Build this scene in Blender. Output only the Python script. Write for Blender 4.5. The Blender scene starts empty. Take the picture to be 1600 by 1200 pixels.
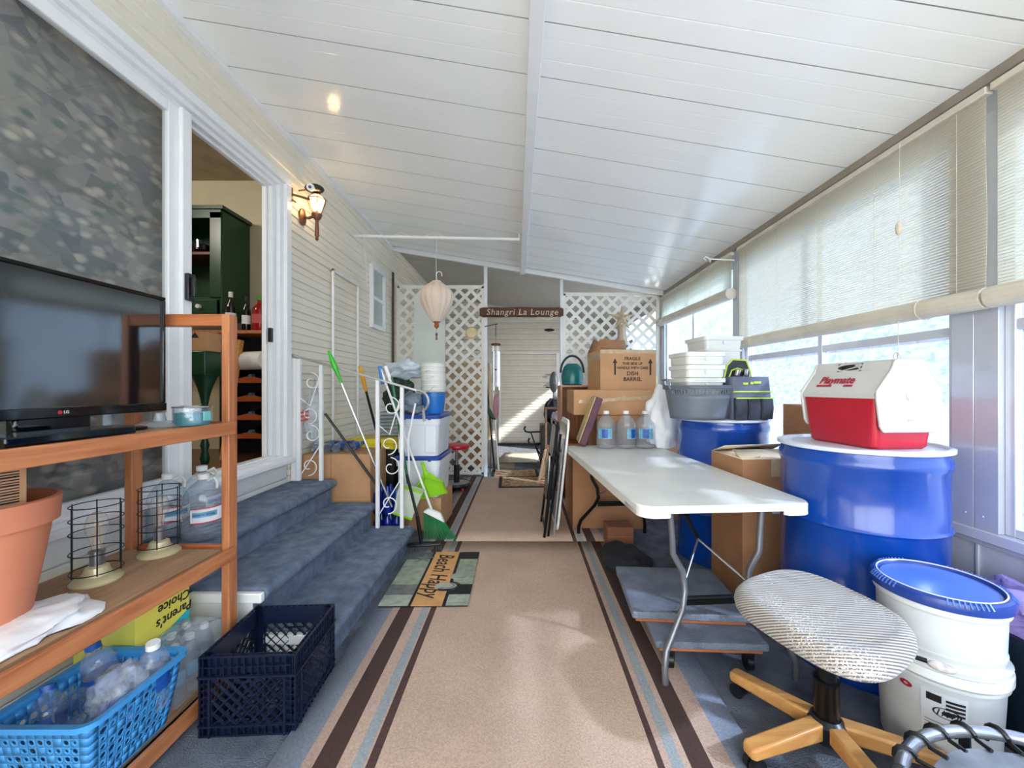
import bpy, bmesh, math, random
from mathutils import Vector, Matrix, noise
random.seed(7)
S = bpy.context.scene
C = S.collection
PI = math.pi
R = math.radians

def lin(c):
    return tuple(((x/12.92) if x <= .04045 else ((x+.055)/1.055)**2.4) for x in c)
def rgb(r, g, b):
    return lin((r/255, g/255, b/255))

# ------------------------------------------------------------------ camera, sky, sun, exposure
F, H = 620.0, 1.24
cam = bpy.data.cameras.new('camera'); camo = bpy.data.objects.new('camera', cam); C.objects.link(camo)
cam.sensor_width = 36; cam.lens = F*36/1600
cam.shift_x = -16/1600; cam.shift_y = 5/1600
cam.clip_start = .02
camo.location = (0, 0, H); camo.rotation_euler = (PI/2, 0, 0)
S.camera = camo
S.view_settings.view_transform = 'Standard'; S.view_settings.look = 'None'
S.view_settings.gamma = 1; S.view_settings.use_curve_mapping = False
S.view_settings.exposure = 1.55
S.cycles.use_denoising = True
S.cycles.max_bounces = 10; S.cycles.diffuse_bounces = 6; S.cycles.transparent_max_bounces = 24
S.cycles.sample_clamp_indirect = 6
S.cycles.caustics_reflective = False; S.cycles.caustics_refractive = False

w = bpy.data.worlds.new('sky'); S.world = w; w.use_nodes = True
nt = w.node_tree; nt.nodes.clear()
wo = nt.nodes.new('ShaderNodeOutputWorld'); wb = nt.nodes.new('ShaderNodeBackground')
tc = nt.nodes.new('ShaderNodeTexCoord'); sx = nt.nodes.new('ShaderNodeSeparateXYZ'); rp = nt.nodes.new('ShaderNodeValToRGB')
nt.links.new(tc.outputs['Generated'], sx.inputs[0]); nt.links.new(sx.outputs['Z'], rp.inputs[0])
rp.color_ramp.elements[0].position = 0.0; rp.color_ramp.elements[0].color = (1, .985, .96, 1)
rp.color_ramp.elements[1].position = .6; rp.color_ramp.elements[1].color = (.80, .89, 1, 1)
nt.links.new(rp.outputs[0], wb.inputs[0])
# sky shaped as fill: stronger behind the camera, weaker beyond the windows
sk = nt.nodes.new('ShaderNodeMapRange'); nt.links.new(sx.outputs['Y'], sk.inputs[0])
sk.inputs[1].default_value = .55; sk.inputs[2].default_value = -.25; sk.inputs[3].default_value = .72; sk.inputs[4].default_value = 2.9
nt.links.new(sk.outputs[0], wb.inputs[1])
nt.links.new(wb.outputs[0], wo.inputs[0])
sun = bpy.data.lights.new('sun', 'SUN'); suno = bpy.data.objects.new('sun', sun); C.objects.link(suno)
sun.energy = 4.5; sun.angle = R(2.5); sun.color = (1, .95, .86)
suno.rotation_euler = Vector((-.75, .42, -.60)).to_track_quat('-Z', 'Y').to_euler()

# ------------------------------------------------------------------ mesh helper
class MB:
    def __init__(s):
        s.v = []; s.f = []; s.m = []; s.k = 0; s.T = None
    def add(s, vs, fs):
        n = len(s.v)
        for p in vs:
            p = Vector(p)
            if s.T is not None: p = s.T @ p
            s.v.append(tuple(p))
        for f in fs:
            s.f.append(tuple(i+n for i in f)); s.m.append(s.k)
        return s
    def box(s, x0, x1, y0, y1, z0, z1):
        vs = [(x, y, z) for x in (x0, x1) for y in (y0, y1) for z in (z0, z1)]
        return s.add(vs, [(0,1,3,2),(4,6,7,5),(0,4,5,1),(2,3,7,6),(0,2,6,4),(1,5,7,3)])
    def bar(s, a, b, wd, th, up=(0,0,1)):
        a = Vector(a); b = Vector(b); d = (b-a); L = d.length; d.normalize()
        u = Vector(up)
        if abs(d.dot(u)) > .98: u = Vector((1, 0, 0)) if abs(d.x) < .9 else Vector((0, 1, 0))
        sd = d.cross(u).normalized(); u = sd.cross(d).normalized()
        vs = []
        for p in (a, b):
            for i, j in ((-1,-1),(1,-1),(1,1),(-1,1)):
                vs.append(p+sd*(i*wd/2)+u*(j*th/2))
        return s.add(vs, [(3,2,1,0),(4,5,6,7),(0,1,5,4),(1,2,6,5),(2,3,7,6),(3,0,4,7)])
    def tube(s, pts, r, seg=8, closed=False):
        pts = [Vector(p) for p in pts]; n = len(pts)
        rs = r if isinstance(r, (list, tuple)) else [r]*n
        t = []
        for i in range(n):
            a = pts[i-1] if (i > 0 or closed) else pts[i]
            b = pts[(i+1) % n] if (i < n-1 or closed) else pts[i]
            q = b-a
            t.append(q.normalized() if q.length > 1e-9 else Vector((0,0,1)))
        u = t[0].orthogonal().normalized(); vs = []
        for i in range(n):
            u = (u - t[i]*u.dot(t[i]))
            u = u.normalized() if u.length > 1e-6 else t[i].orthogonal().normalized()
            b = t[i].cross(u)
            for k in range(seg):
                a = 2*PI*k/seg
                vs.append(pts[i]+(u*math.cos(a)+b*math.sin(a))*rs[i])
        fs = []
        for i in range(n if closed else n-1):
            j = (i+1) % n
            for k in range(seg):
                l = (k+1) % seg
                fs.append((i*seg+k, i*seg+l, j*seg+l, j*seg+k))
        if not closed:
            fs.append(tuple(range(seg-1, -1, -1))); fs.append(tuple((n-1)*seg+k for k in range(seg)))
        return s.add(vs, fs)
    def loft(s, rings, c0=True, c1=True):
        n = len(rings[0]); vs = [p for r in rings for p in r]; fs = []
        for i in range(len(rings)-1):
            for k in range(n):
                l = (k+1) % n
                fs.append((i*n+k, i*n+l, (i+1)*n+l, (i+1)*n+k))
        if c0: fs.append(tuple(range(n-1, -1, -1)))
        if c1: fs.append(tuple((len(rings)-1)*n+k for k in range(n)))
        return s.add(vs, fs)
    def lathe(s, prof, c=(0,0,0), seg=32, ex=2.0, sx=1, sy=1, c0=True, c1=True, rib=0, nrib=0):
        rings = []
        for r, z in prof:
            ring = []
            for k in range(seg):
                a = 2*PI*k/seg
                ca, sa = math.cos(a), math.sin(a)
                q = (abs(ca)**ex+abs(sa)**ex)**(-1/ex) if ex != 2 else 1
                rr = max(r, 1e-4)*q*(1+rib*(abs(math.cos(a*nrib/2))-.5) if nrib else 1)
                ring.append((c[0]+rr*ca*sx, c[1]+rr*sa*sy, c[2]+z))
            rings.append(ring)
        return s.loft(rings, c0, c1)
    def prism(s, poly, ax, a0, a1):
        def P(u, v, h): return {'x': (h, u, v), 'y': (u, h, v), 'z': (u, v, h)}[ax]
        return s.loft([[P(u, v, a0) for u, v in poly], [P(u, v, a1) for u, v in poly]])
    def sheet(s, fn, nu, nv):
        vs = [fn(i/nu, j/nv) for j in range(nv+1) for i in range(nu+1)]
        fs = [(j*(nu+1)+i, j*(nu+1)+i+1, (j+1)*(nu+1)+i+1, (j+1)*(nu+1)+i) for j in range(nv) for i in range(nu)]
        return s.add(vs, fs)
    def ball(s, c, r, seg=16, rings=10, fn=None):
        rr = []
        if not isinstance(r, (tuple, list)): r = (r, r, r)
        for i in range(rings+1):
            ph = -PI/2+PI*i/rings
            ring = []
            for k in range(seg):
                a = 2*PI*k/seg
                d = Vector((math.cos(a)*max(math.cos(ph), .002), math.sin(a)*max(math.cos(ph), .002), math.sin(ph)))
                q = fn(d) if fn else 1
                ring.append((c[0]+d.x*r[0]*q, c[1]+d.y*r[1]*q, c[2]+d.z*r[2]*q))
            rr.append(ring)
        return s.loft(rr)
    def build(s, name, mats, parent=None, bevel=0, smooth=35, solid=0, sub=0, seg=2, off=0):
        me = bpy.data.meshes.new(name); me.from_pydata(s.v, [], s.f)
        if not isinstance(mats, (list, tuple)): mats = [mats]
        for m in mats: me.materials.append(m)
        for p, k in zip(me.polygons, s.m):
            p.material_index = min(k, len(mats)-1); p.use_smooth = smooth > 0
        bm = bmesh.new(); bm.from_mesh(me)
        bmesh.ops.recalc_face_normals(bm, faces=bm.faces); bm.to_mesh(me); bm.free()
        if smooth > 0: me.set_sharp_from_angle(angle=R(smooth))
        o = bpy.data.objects.new(name, me); C.objects.link(o)
        if parent is not None: o.parent = parent
        if solid:
            q = o.modifiers.new('solid', 'SOLIDIFY'); q.thickness = solid; q.offset = off
        if bevel:
            q = o.modifiers.new('bevel', 'BEVEL'); q.width = bevel; q.segments = seg; q.limit_method = 'ANGLE'; q.angle_limit = R(40)
        if sub:
            q = o.modifiers.new('sub', 'SUBSURF'); q.levels = sub; q.render_levels = sub
        return o

def rrect(wd, dp, r, z, n=5, cx=0, cy=0):
    pts = []
    for (sx_, sy_, a0) in ((1,1,0),(-1,1,90),(-1,-1,180),(1,-1,270)):
        for k in range(n+1):
            a = R(a0+90*k/n)
            pts.append((cx+sx_*(wd/2-r)+r*math.cos(a), cy+sy_*(dp/2-r)+r*math.sin(a), z))
    return pts

def thing(name, label, cat, loc=(0,0,0), rz=0, group=None, rot=None):
    o = bpy.data.objects.new(name, None); C.objects.link(o)
    o.empty_display_size = .05
    o.location = loc; o.rotation_euler = rot if rot else (0, 0, rz)
    o['label'] = label; o['category'] = cat
    if group: o['group'] = group
    return o
def tag(o, label, cat, group=None, loc=None, rz=None):
    o['label'] = label; o['category'] = cat
    if group: o['group'] = group
    if loc is not None: o.location = loc
    if rz is not None: o.rotation_euler = (0, 0, rz)
    return o
def struct(o):
    o['kind'] = 'structure'; return o
def copy_tree(o, loc, rz=0, label=None, parent=None):
    c = o.copy(); C.objects.link(c)
    if parent is not None: c.parent = parent
    else:
        c.location = loc; c.rotation_euler = (0, 0, rz)
        if label: c['label'] = label
    for ch in list(o.children): copy_tree(ch, None, parent=c)
    return c
def text(txt, mat, parent, M, size, depth=.0008, name='lettering', shear=0, sx=1, align='CENTER', bold=0, font_space=1):
    cu = bpy.data.curves.new('t', 'FONT'); cu.body = txt; cu.size = size; cu.extrude = depth; cu.shear = shear
    cu.align_x = align; cu.align_y = 'CENTER'; cu.offset = bold; cu.space_character = font_space; cu.resolution_u = 3
    to = bpy.data.objects.new('t', cu); C.objects.link(to)
    dg = bpy.context.evaluated_depsgraph_get()
    me = bpy.data.meshes.new_from_object(to.evaluated_get(dg))
    bpy.data.objects.remove(to); bpy.data.curves.remove(cu)
    me.transform(M @ Matrix.Diagonal((sx, 1, 1, 1)))
    me.materials.clear(); me.materials.append(mat); me.name = name
    o = bpy.data.objects.new(name, me); C.objects.link(o)
    if parent is not None: o.parent = parent
    return o
def frame(o, x, y):
    """matrix whose local x,y axes are given, at origin o"""
    x = Vector(x).normalized(); y = Vector(y); y = (y-x*y.dot(x)).normalized(); z = x.cross(y)
    return Matrix(((x.x, y.x, z.x, o[0]), (x.y, y.y, z.y, o[1]), (x.z, y.z, z.z, o[2]), (0,0,0,1)))

# ------------------------------------------------------------------ materials
def new(name):
    m = bpy.data.materials.new(name); m.use_nodes = True
    n = m.node_tree; n.nodes.clear()
    return m, n, n.nodes.new('ShaderNodeOutputMaterial')
def mat(name, col, rough=.5, metal=0, var=.08, vs=8, bump=0, bs=60, vec='Object', stretch=(1,1,1), trans=0, alpha=1, coat=0, spec=.5, col2=None, em=None, es=0, sheen=0, sub=0):
    m, n, out = new(name); N = n.nodes; L = n.links
    b = N.new('ShaderNodeBsdfPrincipled'); L.new(b.outputs[0], out.inputs[0])
    b.inputs['Roughness'].default_value = rough; b.inputs['Metallic'].default_value = metal
    b.inputs['Specular IOR Level'].default_value = spec
    b.inputs['Coat Weight'].default_value = coat; b.inputs['Coat Roughness'].default_value = .08
    b.inputs['Sheen Weight'].default_value = sheen
    b.inputs['Transmission Weight'].default_value = trans; b.inputs['Alpha'].default_value = alpha
    tcn = N.new('ShaderNodeTexCoord'); mp = N.new('ShaderNodeMapping'); mp.inputs['Scale'].default_value = stretch
    L.new(tcn.outputs[vec], mp.inputs[0])
    nz = N.new('ShaderNodeTexNoise'); nz.inputs['Scale'].default_value = vs; nz.inputs['Detail'].default_value = 5
    L.new(mp.outputs[0], nz.inputs['Vector'])
    rp = N.new('ShaderNodeValToRGB')
    c2 = col2 if col2 else tuple(x*(1-var*2) for x in col)
    c1 = col if col2 else tuple(min(1, x*(1+var)) for x in col)
    rp.color_ramp.elements[0].position = .3; rp.color_ramp.elements[0].color = (*c2, 1)
    rp.color_ramp.elements[1].position = .7; rp.color_ramp.elements[1].color = (*c1, 1)
    L.new(nz.outputs[0], rp.inputs[0]); L.new(rp.outputs[0], b.inputs['Base Color'])
    if bump:
        n2 = N.new('ShaderNodeTexNoise'); n2.inputs['Scale'].default_value = bs; n2.inputs['Detail'].default_value = 3
        L.new(mp.outputs[0], n2.inputs['Vector'])
        bp = N.new('ShaderNodeBump'); bp.inputs['Strength'].default_value = bump; bp.inputs['Distance'].default_value = .01
        L.new(n2.outputs[0], bp.inputs['Height']); L.new(bp.outputs[0], b.inputs['Normal'])
    if em:
        b.inputs['Emission Color'].default_value = (*em, 1); b.inputs['Emission Strength'].default_value = es
    return m
def clear_mat(name, tint=(.93,.96,1), body=.12, rough=.06, bump=.3, bs=25, whit=(.8,.86,.95)):
    m, n, out = new(name); N = n.nodes; L = n.links
    tr = N.new('ShaderNodeBsdfTransparent'); tr.inputs[0].default_value = (*tint, 1)
    df = N.new('ShaderNodeBsdfDiffuse'); df.inputs[0].default_value = (*whit, 1)
    gl = N.new('ShaderNodeBsdfGlossy'); gl.inputs['Roughness'].default_value = rough
    m1 = N.new('ShaderNodeMixShader'); m1.inputs[0].default_value = body
    L.new(tr.outputs[0], m1.inputs[1]); L.new(df.outputs[0], m1.inputs[2])
    lw = N.new('ShaderNodeLayerWeight'); lw.inputs[0].default_value = .5
    pw = N.new('ShaderNodeMath'); pw.operation = 'POWER'; pw.inputs[1].default_value = 4.5; L.new(lw.outputs['Facing'], pw.inputs[0])
    fm = N.new('ShaderNodeMath'); fm.operation = 'MULTIPLY_ADD'; fm.inputs[1].default_value = .9; fm.inputs[2].default_value = .05; L.new(pw.outputs[0], fm.inputs[0])
    nz = N.new('ShaderNodeTexNoise'); nz.inputs['Scale'].default_value = bs
    tcn = N.new('ShaderNodeTexCoord'); L.new(tcn.outputs['Object'], nz.inputs['Vector'])
    bp = N.new('ShaderNodeBump'); bp.inputs['Strength'].default_value = bump; bp.inputs['Distance'].default_value = .02
    L.new(nz.outputs[0], bp.inputs['Height']); L.new(bp.outputs[0], gl.inputs['Normal']); L.new(bp.outputs[0], lw.inputs['Normal'])
    m2 = N.new('ShaderNodeMixShader'); L.new(fm.outputs[0], m2.inputs[0]); L.new(m1.outputs[0], m2.inputs[1]); L.new(gl.outputs[0], m2.inputs[2])
    L.new(m2.outputs[0], out.inputs[0]); return m
def glow_mat(name, tint, body, transl, wavex=0, wscale=40, c2=None, front=0, fcol=(.7,.7,.65)):
    """sheet that lets daylight through: part clear, part scattering"""
    m, n, out = new(name); N = n.nodes; L = n.links
    tr = N.new('ShaderNodeBsdfTransparent'); tr.inputs[0].default_value = (*tint, 1)
    tl = N.new('ShaderNodeBsdfTranslucent'); tl.inputs[0].default_value = (*body, 1)
    gl = N.new('ShaderNodeBsdfGlossy'); gl.inputs['Roughness'].default_value = .25
    m1 = N.new('ShaderNodeMixShader'); L.new(tr.outputs[0], m1.inputs[1]); L.new(tl.outputs[0], m1.inputs[2])
    m1.inputs[0].default_value = transl
    if wavex:
        tcn = N.new('ShaderNodeTexCoord'); nz = N.new('ShaderNodeTexNoise'); nz.inputs['Scale'].default_value = wscale
        mp = N.new('ShaderNodeMapping'); mp.inputs['Scale'].default_value = (1, 1, 2.2)
        nz.inputs['Detail'].default_value = 4; nz.inputs['Distortion'].default_value = .6
        L.new(tcn.outputs['Object'], mp.inputs[0]); L.new(mp.outputs[0], nz.inputs['Vector'])
        mr = N.new('ShaderNodeMapRange'); mr.inputs[1].default_value = .35; mr.inputs[2].default_value = .65
        mr.inputs[3].default_value = max(0, transl-wavex); mr.inputs[4].default_value = min(1, transl+wavex)
        L.new(nz.outputs[0], mr.inputs[0]); L.new(mr.outputs[0], m1.inputs[0])
        r3 = N.new('ShaderNodeValToRGB'); r3.color_ramp.elements[0].position = .38; r3.color_ramp.elements[1].position = .62
        r3.color_ramp.elements[0].color = (*tint, 1); r3.color_ramp.elements[1].color = (*(c2 or (.95,.97,1)), 1)
        L.new(nz.outputs[0], r3.inputs[0]); L.new(r3.outputs[0], tr.inputs[0])
    if front:
        df = N.new('ShaderNodeBsdfDiffuse'); df.inputs[0].default_value = (*fcol, 1)
        m0 = N.new('ShaderNodeMixShader'); m0.inputs[0].default_value = front
        L.new(tl.outputs[0], m0.inputs[1]); L.new(df.outputs[0], m0.inputs[2]); L.new(m0.outputs[0], m1.inputs[2])
    m2 = N.new('ShaderNodeMixShader'); m2.inputs[0].default_value = .06
    L.new(m1.outputs[0], m2.inputs[1]); L.new(gl.outputs[0], m2.inputs[2]); L.new(m2.outputs[0], out.inputs[0])
    return m
def wood(name, c1, c2, rough=.45, scale=3, ax='x'):
    m, n, out = new(name); N = n.nodes; L = n.links
    b = N.new('ShaderNodeBsdfPrincipled'); b.inputs['Roughness'].default_value = rough; L.new(b.outputs[0], out.inputs[0])
    tcn = N.new('ShaderNodeTexCoord'); mp = N.new('ShaderNodeMapping')
    mp.inputs['Scale'].default_value = {'x': (1.2, 14, 14), 'y': (14, 1.2, 14), 'z': (14, 14, 1.2)}[ax]
    L.new(tcn.outputs['Object'], mp.inputs[0])
    nz = N.new('ShaderNodeTexNoise'); nz.inputs['Scale'].default_value = scale; nz.inputs['Detail'].default_value = 6; nz.inputs['Distortion'].default_value = .8
    L.new(mp.outputs[0], nz.inputs['Vector'])
    rp = N.new('ShaderNodeValToRGB'); rp.color_ramp.elements[0].position = .3; rp.color_ramp.elements[0].color = (*c2, 1)
    rp.color_ramp.elements[1].position = .68; rp.color_ramp.elements[1].color = (*c1, 1)
    L.new(nz.outputs[0], rp.inputs[0]); L.new(rp.outputs[0], b.inputs['Base Color'])
    bp = N.new('ShaderNodeBump'); bp.inputs['Strength'].default_value = .1; bp.inputs['Distance'].default_value = .003
    L.new(nz.outputs[0], bp.inputs['Height']); L.new(bp.outputs[0], b.inputs['Normal'])
    return m

white_vinyl = mat('white_vinyl', rgb(232, 234, 236), .3, var=.02)
siding_m = mat('beige_siding', rgb(232, 227, 213), .38, var=.03, vs=3, bump=.06, bs=18, stretch=(1, .3, 3))
siding_grey = mat('grey_beige_siding', rgb(218, 214, 204), .45, var=.03)
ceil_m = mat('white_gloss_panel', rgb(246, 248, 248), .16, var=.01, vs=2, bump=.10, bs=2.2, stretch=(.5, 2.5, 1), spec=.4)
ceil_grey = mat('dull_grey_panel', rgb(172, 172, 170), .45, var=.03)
white_metal = mat('white_painted_metal', rgb(236, 237, 238), .3, var=.03, bump=.05, bs=80)
alu = mat('white_aluminium', rgb(214, 217, 226), .22, var=.03, metal=.25)
steel = mat('grey_steel', rgb(150, 150, 155), .3, metal=.85, var=.05)
chrome = mat('chrome', rgb(200, 200, 205), .15, metal=1, var=.02)
black_p = mat('black_plastic', rgb(22, 23, 26), .35, var=.1)
black_m = mat('black_metal', rgb(20, 20, 22), .35, var=.1, metal=.3)
black_gloss = mat('black_gloss', rgb(8, 9, 12), .08, var=.05)
card = mat('cardboard', rgb(190, 146, 106), .75, var=.06, vs=5, bump=.05, bs=120)
card_d = mat('cardboard_brown', rgb(172, 124, 88), .75, var=.08, vs=5, bump=.05, bs=120)
card_in = mat('cardboard_pale', rgb(222, 205, 182), .7, var=.04)
tape_m = mat('packing_tape', rgb(196, 172, 140), .15, var=.08, vs=30)
ink = mat('black_ink', rgb(28, 24, 24), .6, var=.02)
blue_drum = mat('blue_drum_paint', rgb(8, 66, 158), .25, var=.06, vs=3, coat=.5)
drum_lid = mat('drum_lid_white', rgb(214, 222, 236), .3, var=.06, vs=6)
white_p = mat('white_plastic', rgb(232, 233, 232), .35, var=.03, vs=4)
white_p2 = mat('white_translucent_plastic', rgb(224, 226, 222), .4, var=.04, vs=3)
table_m = mat('table_plastic', rgb(236, 236, 230), .33, var=.05, vs=4, bump=.08, bs=400, col2=rgb(222, 222, 216))
blue_lid = mat('blue_lid', rgb(38, 74, 160), .28, var=.06)
bucket_blue = mat('bucket_blue', rgb(36, 116, 200), .35, var=.05)
grey_carpet = mat('slate_carpet', rgb(122, 136, 158), .95, var=.30, vs=14, bump=.9, bs=180, col2=rgb(84, 98, 122))
floor_m = mat('dark_carpet', rgb(112, 118, 130), .95, var=.2, vs=9, bump=.7, bs=160, col2=rgb(78, 84, 98))
wood_o = wood('cherry_wood', rgb(196, 130, 86), rgb(160, 94, 58), .38, 2.5, 'y')
wood_z = wood('cherry_wood_post', rgb(190, 126, 84), rgb(154, 90, 56), .38, 2.5, 'z')
wood_x = wood('cherry_wood_rail', rgb(196, 122, 74), rgb(158, 86, 46), .38, 2.5, 'x')
shelf_top = wood('dusty_shelf', rgb(176, 142, 112), rgb(150, 112, 80), .6, 2.2, 'y')
dark_wood = wood('dark_sign_wood', rgb(112, 70, 46), rgb(70, 40, 26), .7, 3, 'x')
pale_wood = wood('pale_wood', rgb(214, 160, 96), rgb(190, 130, 70), .35, 2, 'x')
terra = mat('terracotta', rgb(204, 128, 96), .7, var=.05, vs=5, bump=.03, bs=60)
clear_p = clear_mat('clear_plastic', body=.03)
jug_p = clear_mat('water_jug_plastic', tint=(.90, .94, .97), body=.13, bump=.6, bs=30, whit=(.66,.74,.84))
glass_m = clear_mat('window_glass', tint=(.95, .97, .97), body=0, rough=.02, bump=0)
film_m = clear_mat('plastic_film', body=.22, rough=.15, bump=.9, bs=30)
bag_m = mat('white_bag', rgb(236, 238, 242), .4, var=.04, bump=.6, bs=14)
red_p = mat('red_plastic', rgb(186, 26, 48), .3, var=.03)
# ================================================================== the setting
XL, XR = -1.76, 1.95
YE, YL, YB = 5.35, 5.5, 8.5
def zc(x): return 3.13-.165*(x-XL)

b = MB(); b.box(-1.9, 2.1, -1.4, 8.7, -.08, 0)
struct(b.build('floor', floor_m))
ground = mat('bright_concrete', rgb(200, 200, 196), .8, var=.1)
b = MB(); b.box(2.1, 30, -20, 30, -.3, -.1); struct(b.build('ground', ground))

# ceiling: glossy white roof panels running across the room, each .305 m wide with low ribs
seam_m = mat('grey_seam_shade', rgb(176, 176, 174), .7)  # grey groove faces: shade of the overlapping panel seams painted in
def ceiling(name, y0, y1, m, rise=0, top=.06):
    b = MB(); pr = []; y = y0
    while y < y1-.01:
        for dy, dz in ((0, .012), (.001, .0), (.075, 0), (.079, .0006), (.083, 0), (.19, 0), (.194, .0008), (.198, 0), (.3005, 0), (.302, .012)):
            if y+dy <= y1: pr.append((y+dy, dz))
        y += .305
    vs = []
    for x in (XL-.1, XR+.1):
        for (yy, dz) in pr: vs.append((x, yy, zc(x)+dz+rise))
    n = len(pr)
    for i in range(n-1):
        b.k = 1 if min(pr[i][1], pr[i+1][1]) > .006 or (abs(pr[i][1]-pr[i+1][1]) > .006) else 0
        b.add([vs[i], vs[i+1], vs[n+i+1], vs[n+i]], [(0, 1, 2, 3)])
    b.k = 0
    b.add([(XL-.1, y0, zc(XL-.1)+top+rise), (XR+.1, y0, zc(XR+.1)+top+rise), (XR+.1, y1, zc(XR+.1)+top+rise), (XL-.1, y1, zc(XL-.1)+top+rise)], [(0,1,2,3)])
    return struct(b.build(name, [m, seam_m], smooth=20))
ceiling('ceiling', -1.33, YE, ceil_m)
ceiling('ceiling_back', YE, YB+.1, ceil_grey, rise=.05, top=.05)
# the beam down the middle, and the strip along the open end of the roof
b = MB()
def skew(y): return .062-(y-1.6)*.0155
b.loft([[(skew(y)-.032, y, zc(.03)-.075), (skew(y)+.032, y, zc(.03)-.075), (skew(y)+.032, y, zc(.03)+.01), (skew(y)-.032, y, zc(.03)+.01)] for y in (-1.3, YE)])
struct(b.build('trim_1', white_vinyl, bevel=.004))
b = MB()
b.loft([[(x, YE-.01, zc(x)-.05), (x, YE+.03, zc(x)-.05), (x, YE+.03, zc(x)+.06), (x, YE-.01, zc(x)+.06)] for x in (XL, XR)])
struct(b.build('trim_2', white_vinyl, bevel=.003))
# narrow strip where the roof meets the house wall
b = MB(); b.box(XL-.02, XL+.035, -1.3, YE, zc(XL)-.04, zc(XL)-.005); struct(b.build('trim_3', white_vinyl, bevel=.006))
b = MB(); b.box(XR-.05, XR+.02, -1.3, YL, zc(XR)-.035, zc(XR)+.02); struct(b.build('trim_4', mat('brown_grey_trim', rgb(150, 140, 128), .5), bevel=.004))

# lap siding
def siding(b, fx, a0, a1, z0, z1, pitch=.121, ph=.02, dep=.019):
    """fx(along, z, out) -> point"""
    zs = []; k = math.floor((z0-ph)/pitch)
    z = ph+k*pitch
    pts = []
    while z < z1:
        for dz, o in ((0, dep*.2), (.004, dep), (.045, dep*.75), (.062, dep*.5), (.07, dep*.95), (.112, dep*.55), (pitch-.0005, 0.)):
            zz = z+dz
            if z0 <= zz <= z1: pts.append((zz, o))
        z += pitch
    pts = [(z0, 0)]+pts+[(z1, 0)]
    vs = [fx(a, zz, o) for a in (a0, a1) for zz, o in pts]; n = len(pts)
    b.add(vs, [(i, i+1, n+i+1, n+i) for i in range(n-1)])
b = MB()
fl = lambda a, z, o: (XL-.019+o, a, z)
D0, D1, DZ0, DZ1 = .15, 2.98, .70, 2.79
siding(b, fl, -1.3, D0, 0, 3.16); siding(b, fl, D0, D1, DZ1, 3.16); siding(b, fl, D1, 5.52, 0, 3.16)
siding(b, fl, 5.52, YB, 0, 3.2)
b.box(XL-.13, XL-.014, -1.3, D0, 0, 3.2); b.box(XL-.13, XL-.014, D0, D1, DZ1, 3.2); b.box(XL-.13, XL-.014, D1, YB, 0, 3.2)
struct(b.build('wall_left', siding_m, smooth=20))
skirt_m = mat('white_skirting', rgb(218, 220, 218), .45, var=.04)
b = MB(); b.box(XL-.13, XL-.02, D0, D1, 0, DZ0)
for k in range(5): b.box(XL-.02, XL-.008, D0, D1, .02+k*.135, .15+k*.135)
struct(b.build('wall_left_below_door', skirt_m, bevel=.004))
b = MB(); b.box(XL+.0, XL+.012, 5.36, 5.42, 0, 2.8)
struct(b.build('trim_5', mat('brown_dark_strip', rgb(84, 62, 48), .6)))

# back wall of the shed beyond, with its siding-clad door
b = MB(); fb = lambda a, z, o: (a, YB-o, z)
siding(b, fb, -1.9, 2.05, 0, 3.2, pitch=.118)
b.box(-1.9, 2.05, YB, YB+.1, 0, 3.2)
struct(b.build('wall_back', siding_grey, smooth=20))
dr = bpy.data.objects.new('door_1', None); C.objects.link(dr); struct(dr)
b = MB(); fd = lambda a, z, o: (a, YB-.03-o, z)
siding(b, fd, -.46, .72, .06, 1.95, pitch=.118, ph=.05); b.box(-.46, .72, YB-.03, YB-.01, .06, 1.95)
b.build('door_leaf', siding_grey, dr, smooth=20)
b = MB(); b.box(-.50, .76, YB-.05, YB-.01, 1.95, 1.98); b.box(-.50, -.46, YB-.05, YB-.01, .05, 1.95); b.box(.72, .80, YB-.06, YB-.01, .05, 1.97)
b.build('door_frame', white_vinyl, dr, bevel=.003)
b = MB(); b.tube([(.62, YB-.05, 1.24), (.62, YB-.11, 1.24), (.5, YB-.11, 1.24)], .014); b.lathe([(.03, 0), (.03, .012)], (0, 0, 0)); 
b.build('door_handle', black_m, dr)
b = MB(); b.box(-1.0, 1.5, YB-.08, YB, 0, .05); struct(b.build('baseboard_back', black_p))

# right side: knee wall with upright ribs, posts, windows
knee_m = mat('pale_blue_grey_panel', rgb(206, 207, 218), .4, var=.03)
b = MB(); b.box(XR, XR+.1, -1.3, YB, -.02, .60)
y = -1.2
while y < 5.5:
    b.box(XR-.008, XR, y, y+.012, 0, .60); y += .17
b.box(XR, XR+.1, 5.5, 5.7, .6, 2.8); b.box(XR, XR+.1, 5.7, 7.0, .6, .9); b.box(XR, XR+.1, 5.7, 7.0, 2.38, 2.8); b.box(XR, XR+.1, 7.0, YB, .6, 2.09); b.box(XR, XR+.1, 7.0, YB, 2.36, 2.8); b.box(XR, XR+.1, 7.8, YB, 2.09, 2.36)
struct(b.build('wall_right', knee_m, bevel=.002))
b = MB(); b.box(XR-.045, XR+.11, -1.3, 5.5, .60, .645); b.box(XR-.02, XR+.02, -1.3, 5.5, .575, .6)
struct(b.build('trim_6', alu, bevel=.004))
b = MB(); b.box(XR, XR+.1, -1.3, 5.5, 2.36, 2.56); struct(b.build('wall_right_header', knee_m))
post_m = mat('post_aluminium', rgb(206, 210, 222), .17, var=.04, vs=5, metal=.35)
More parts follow.
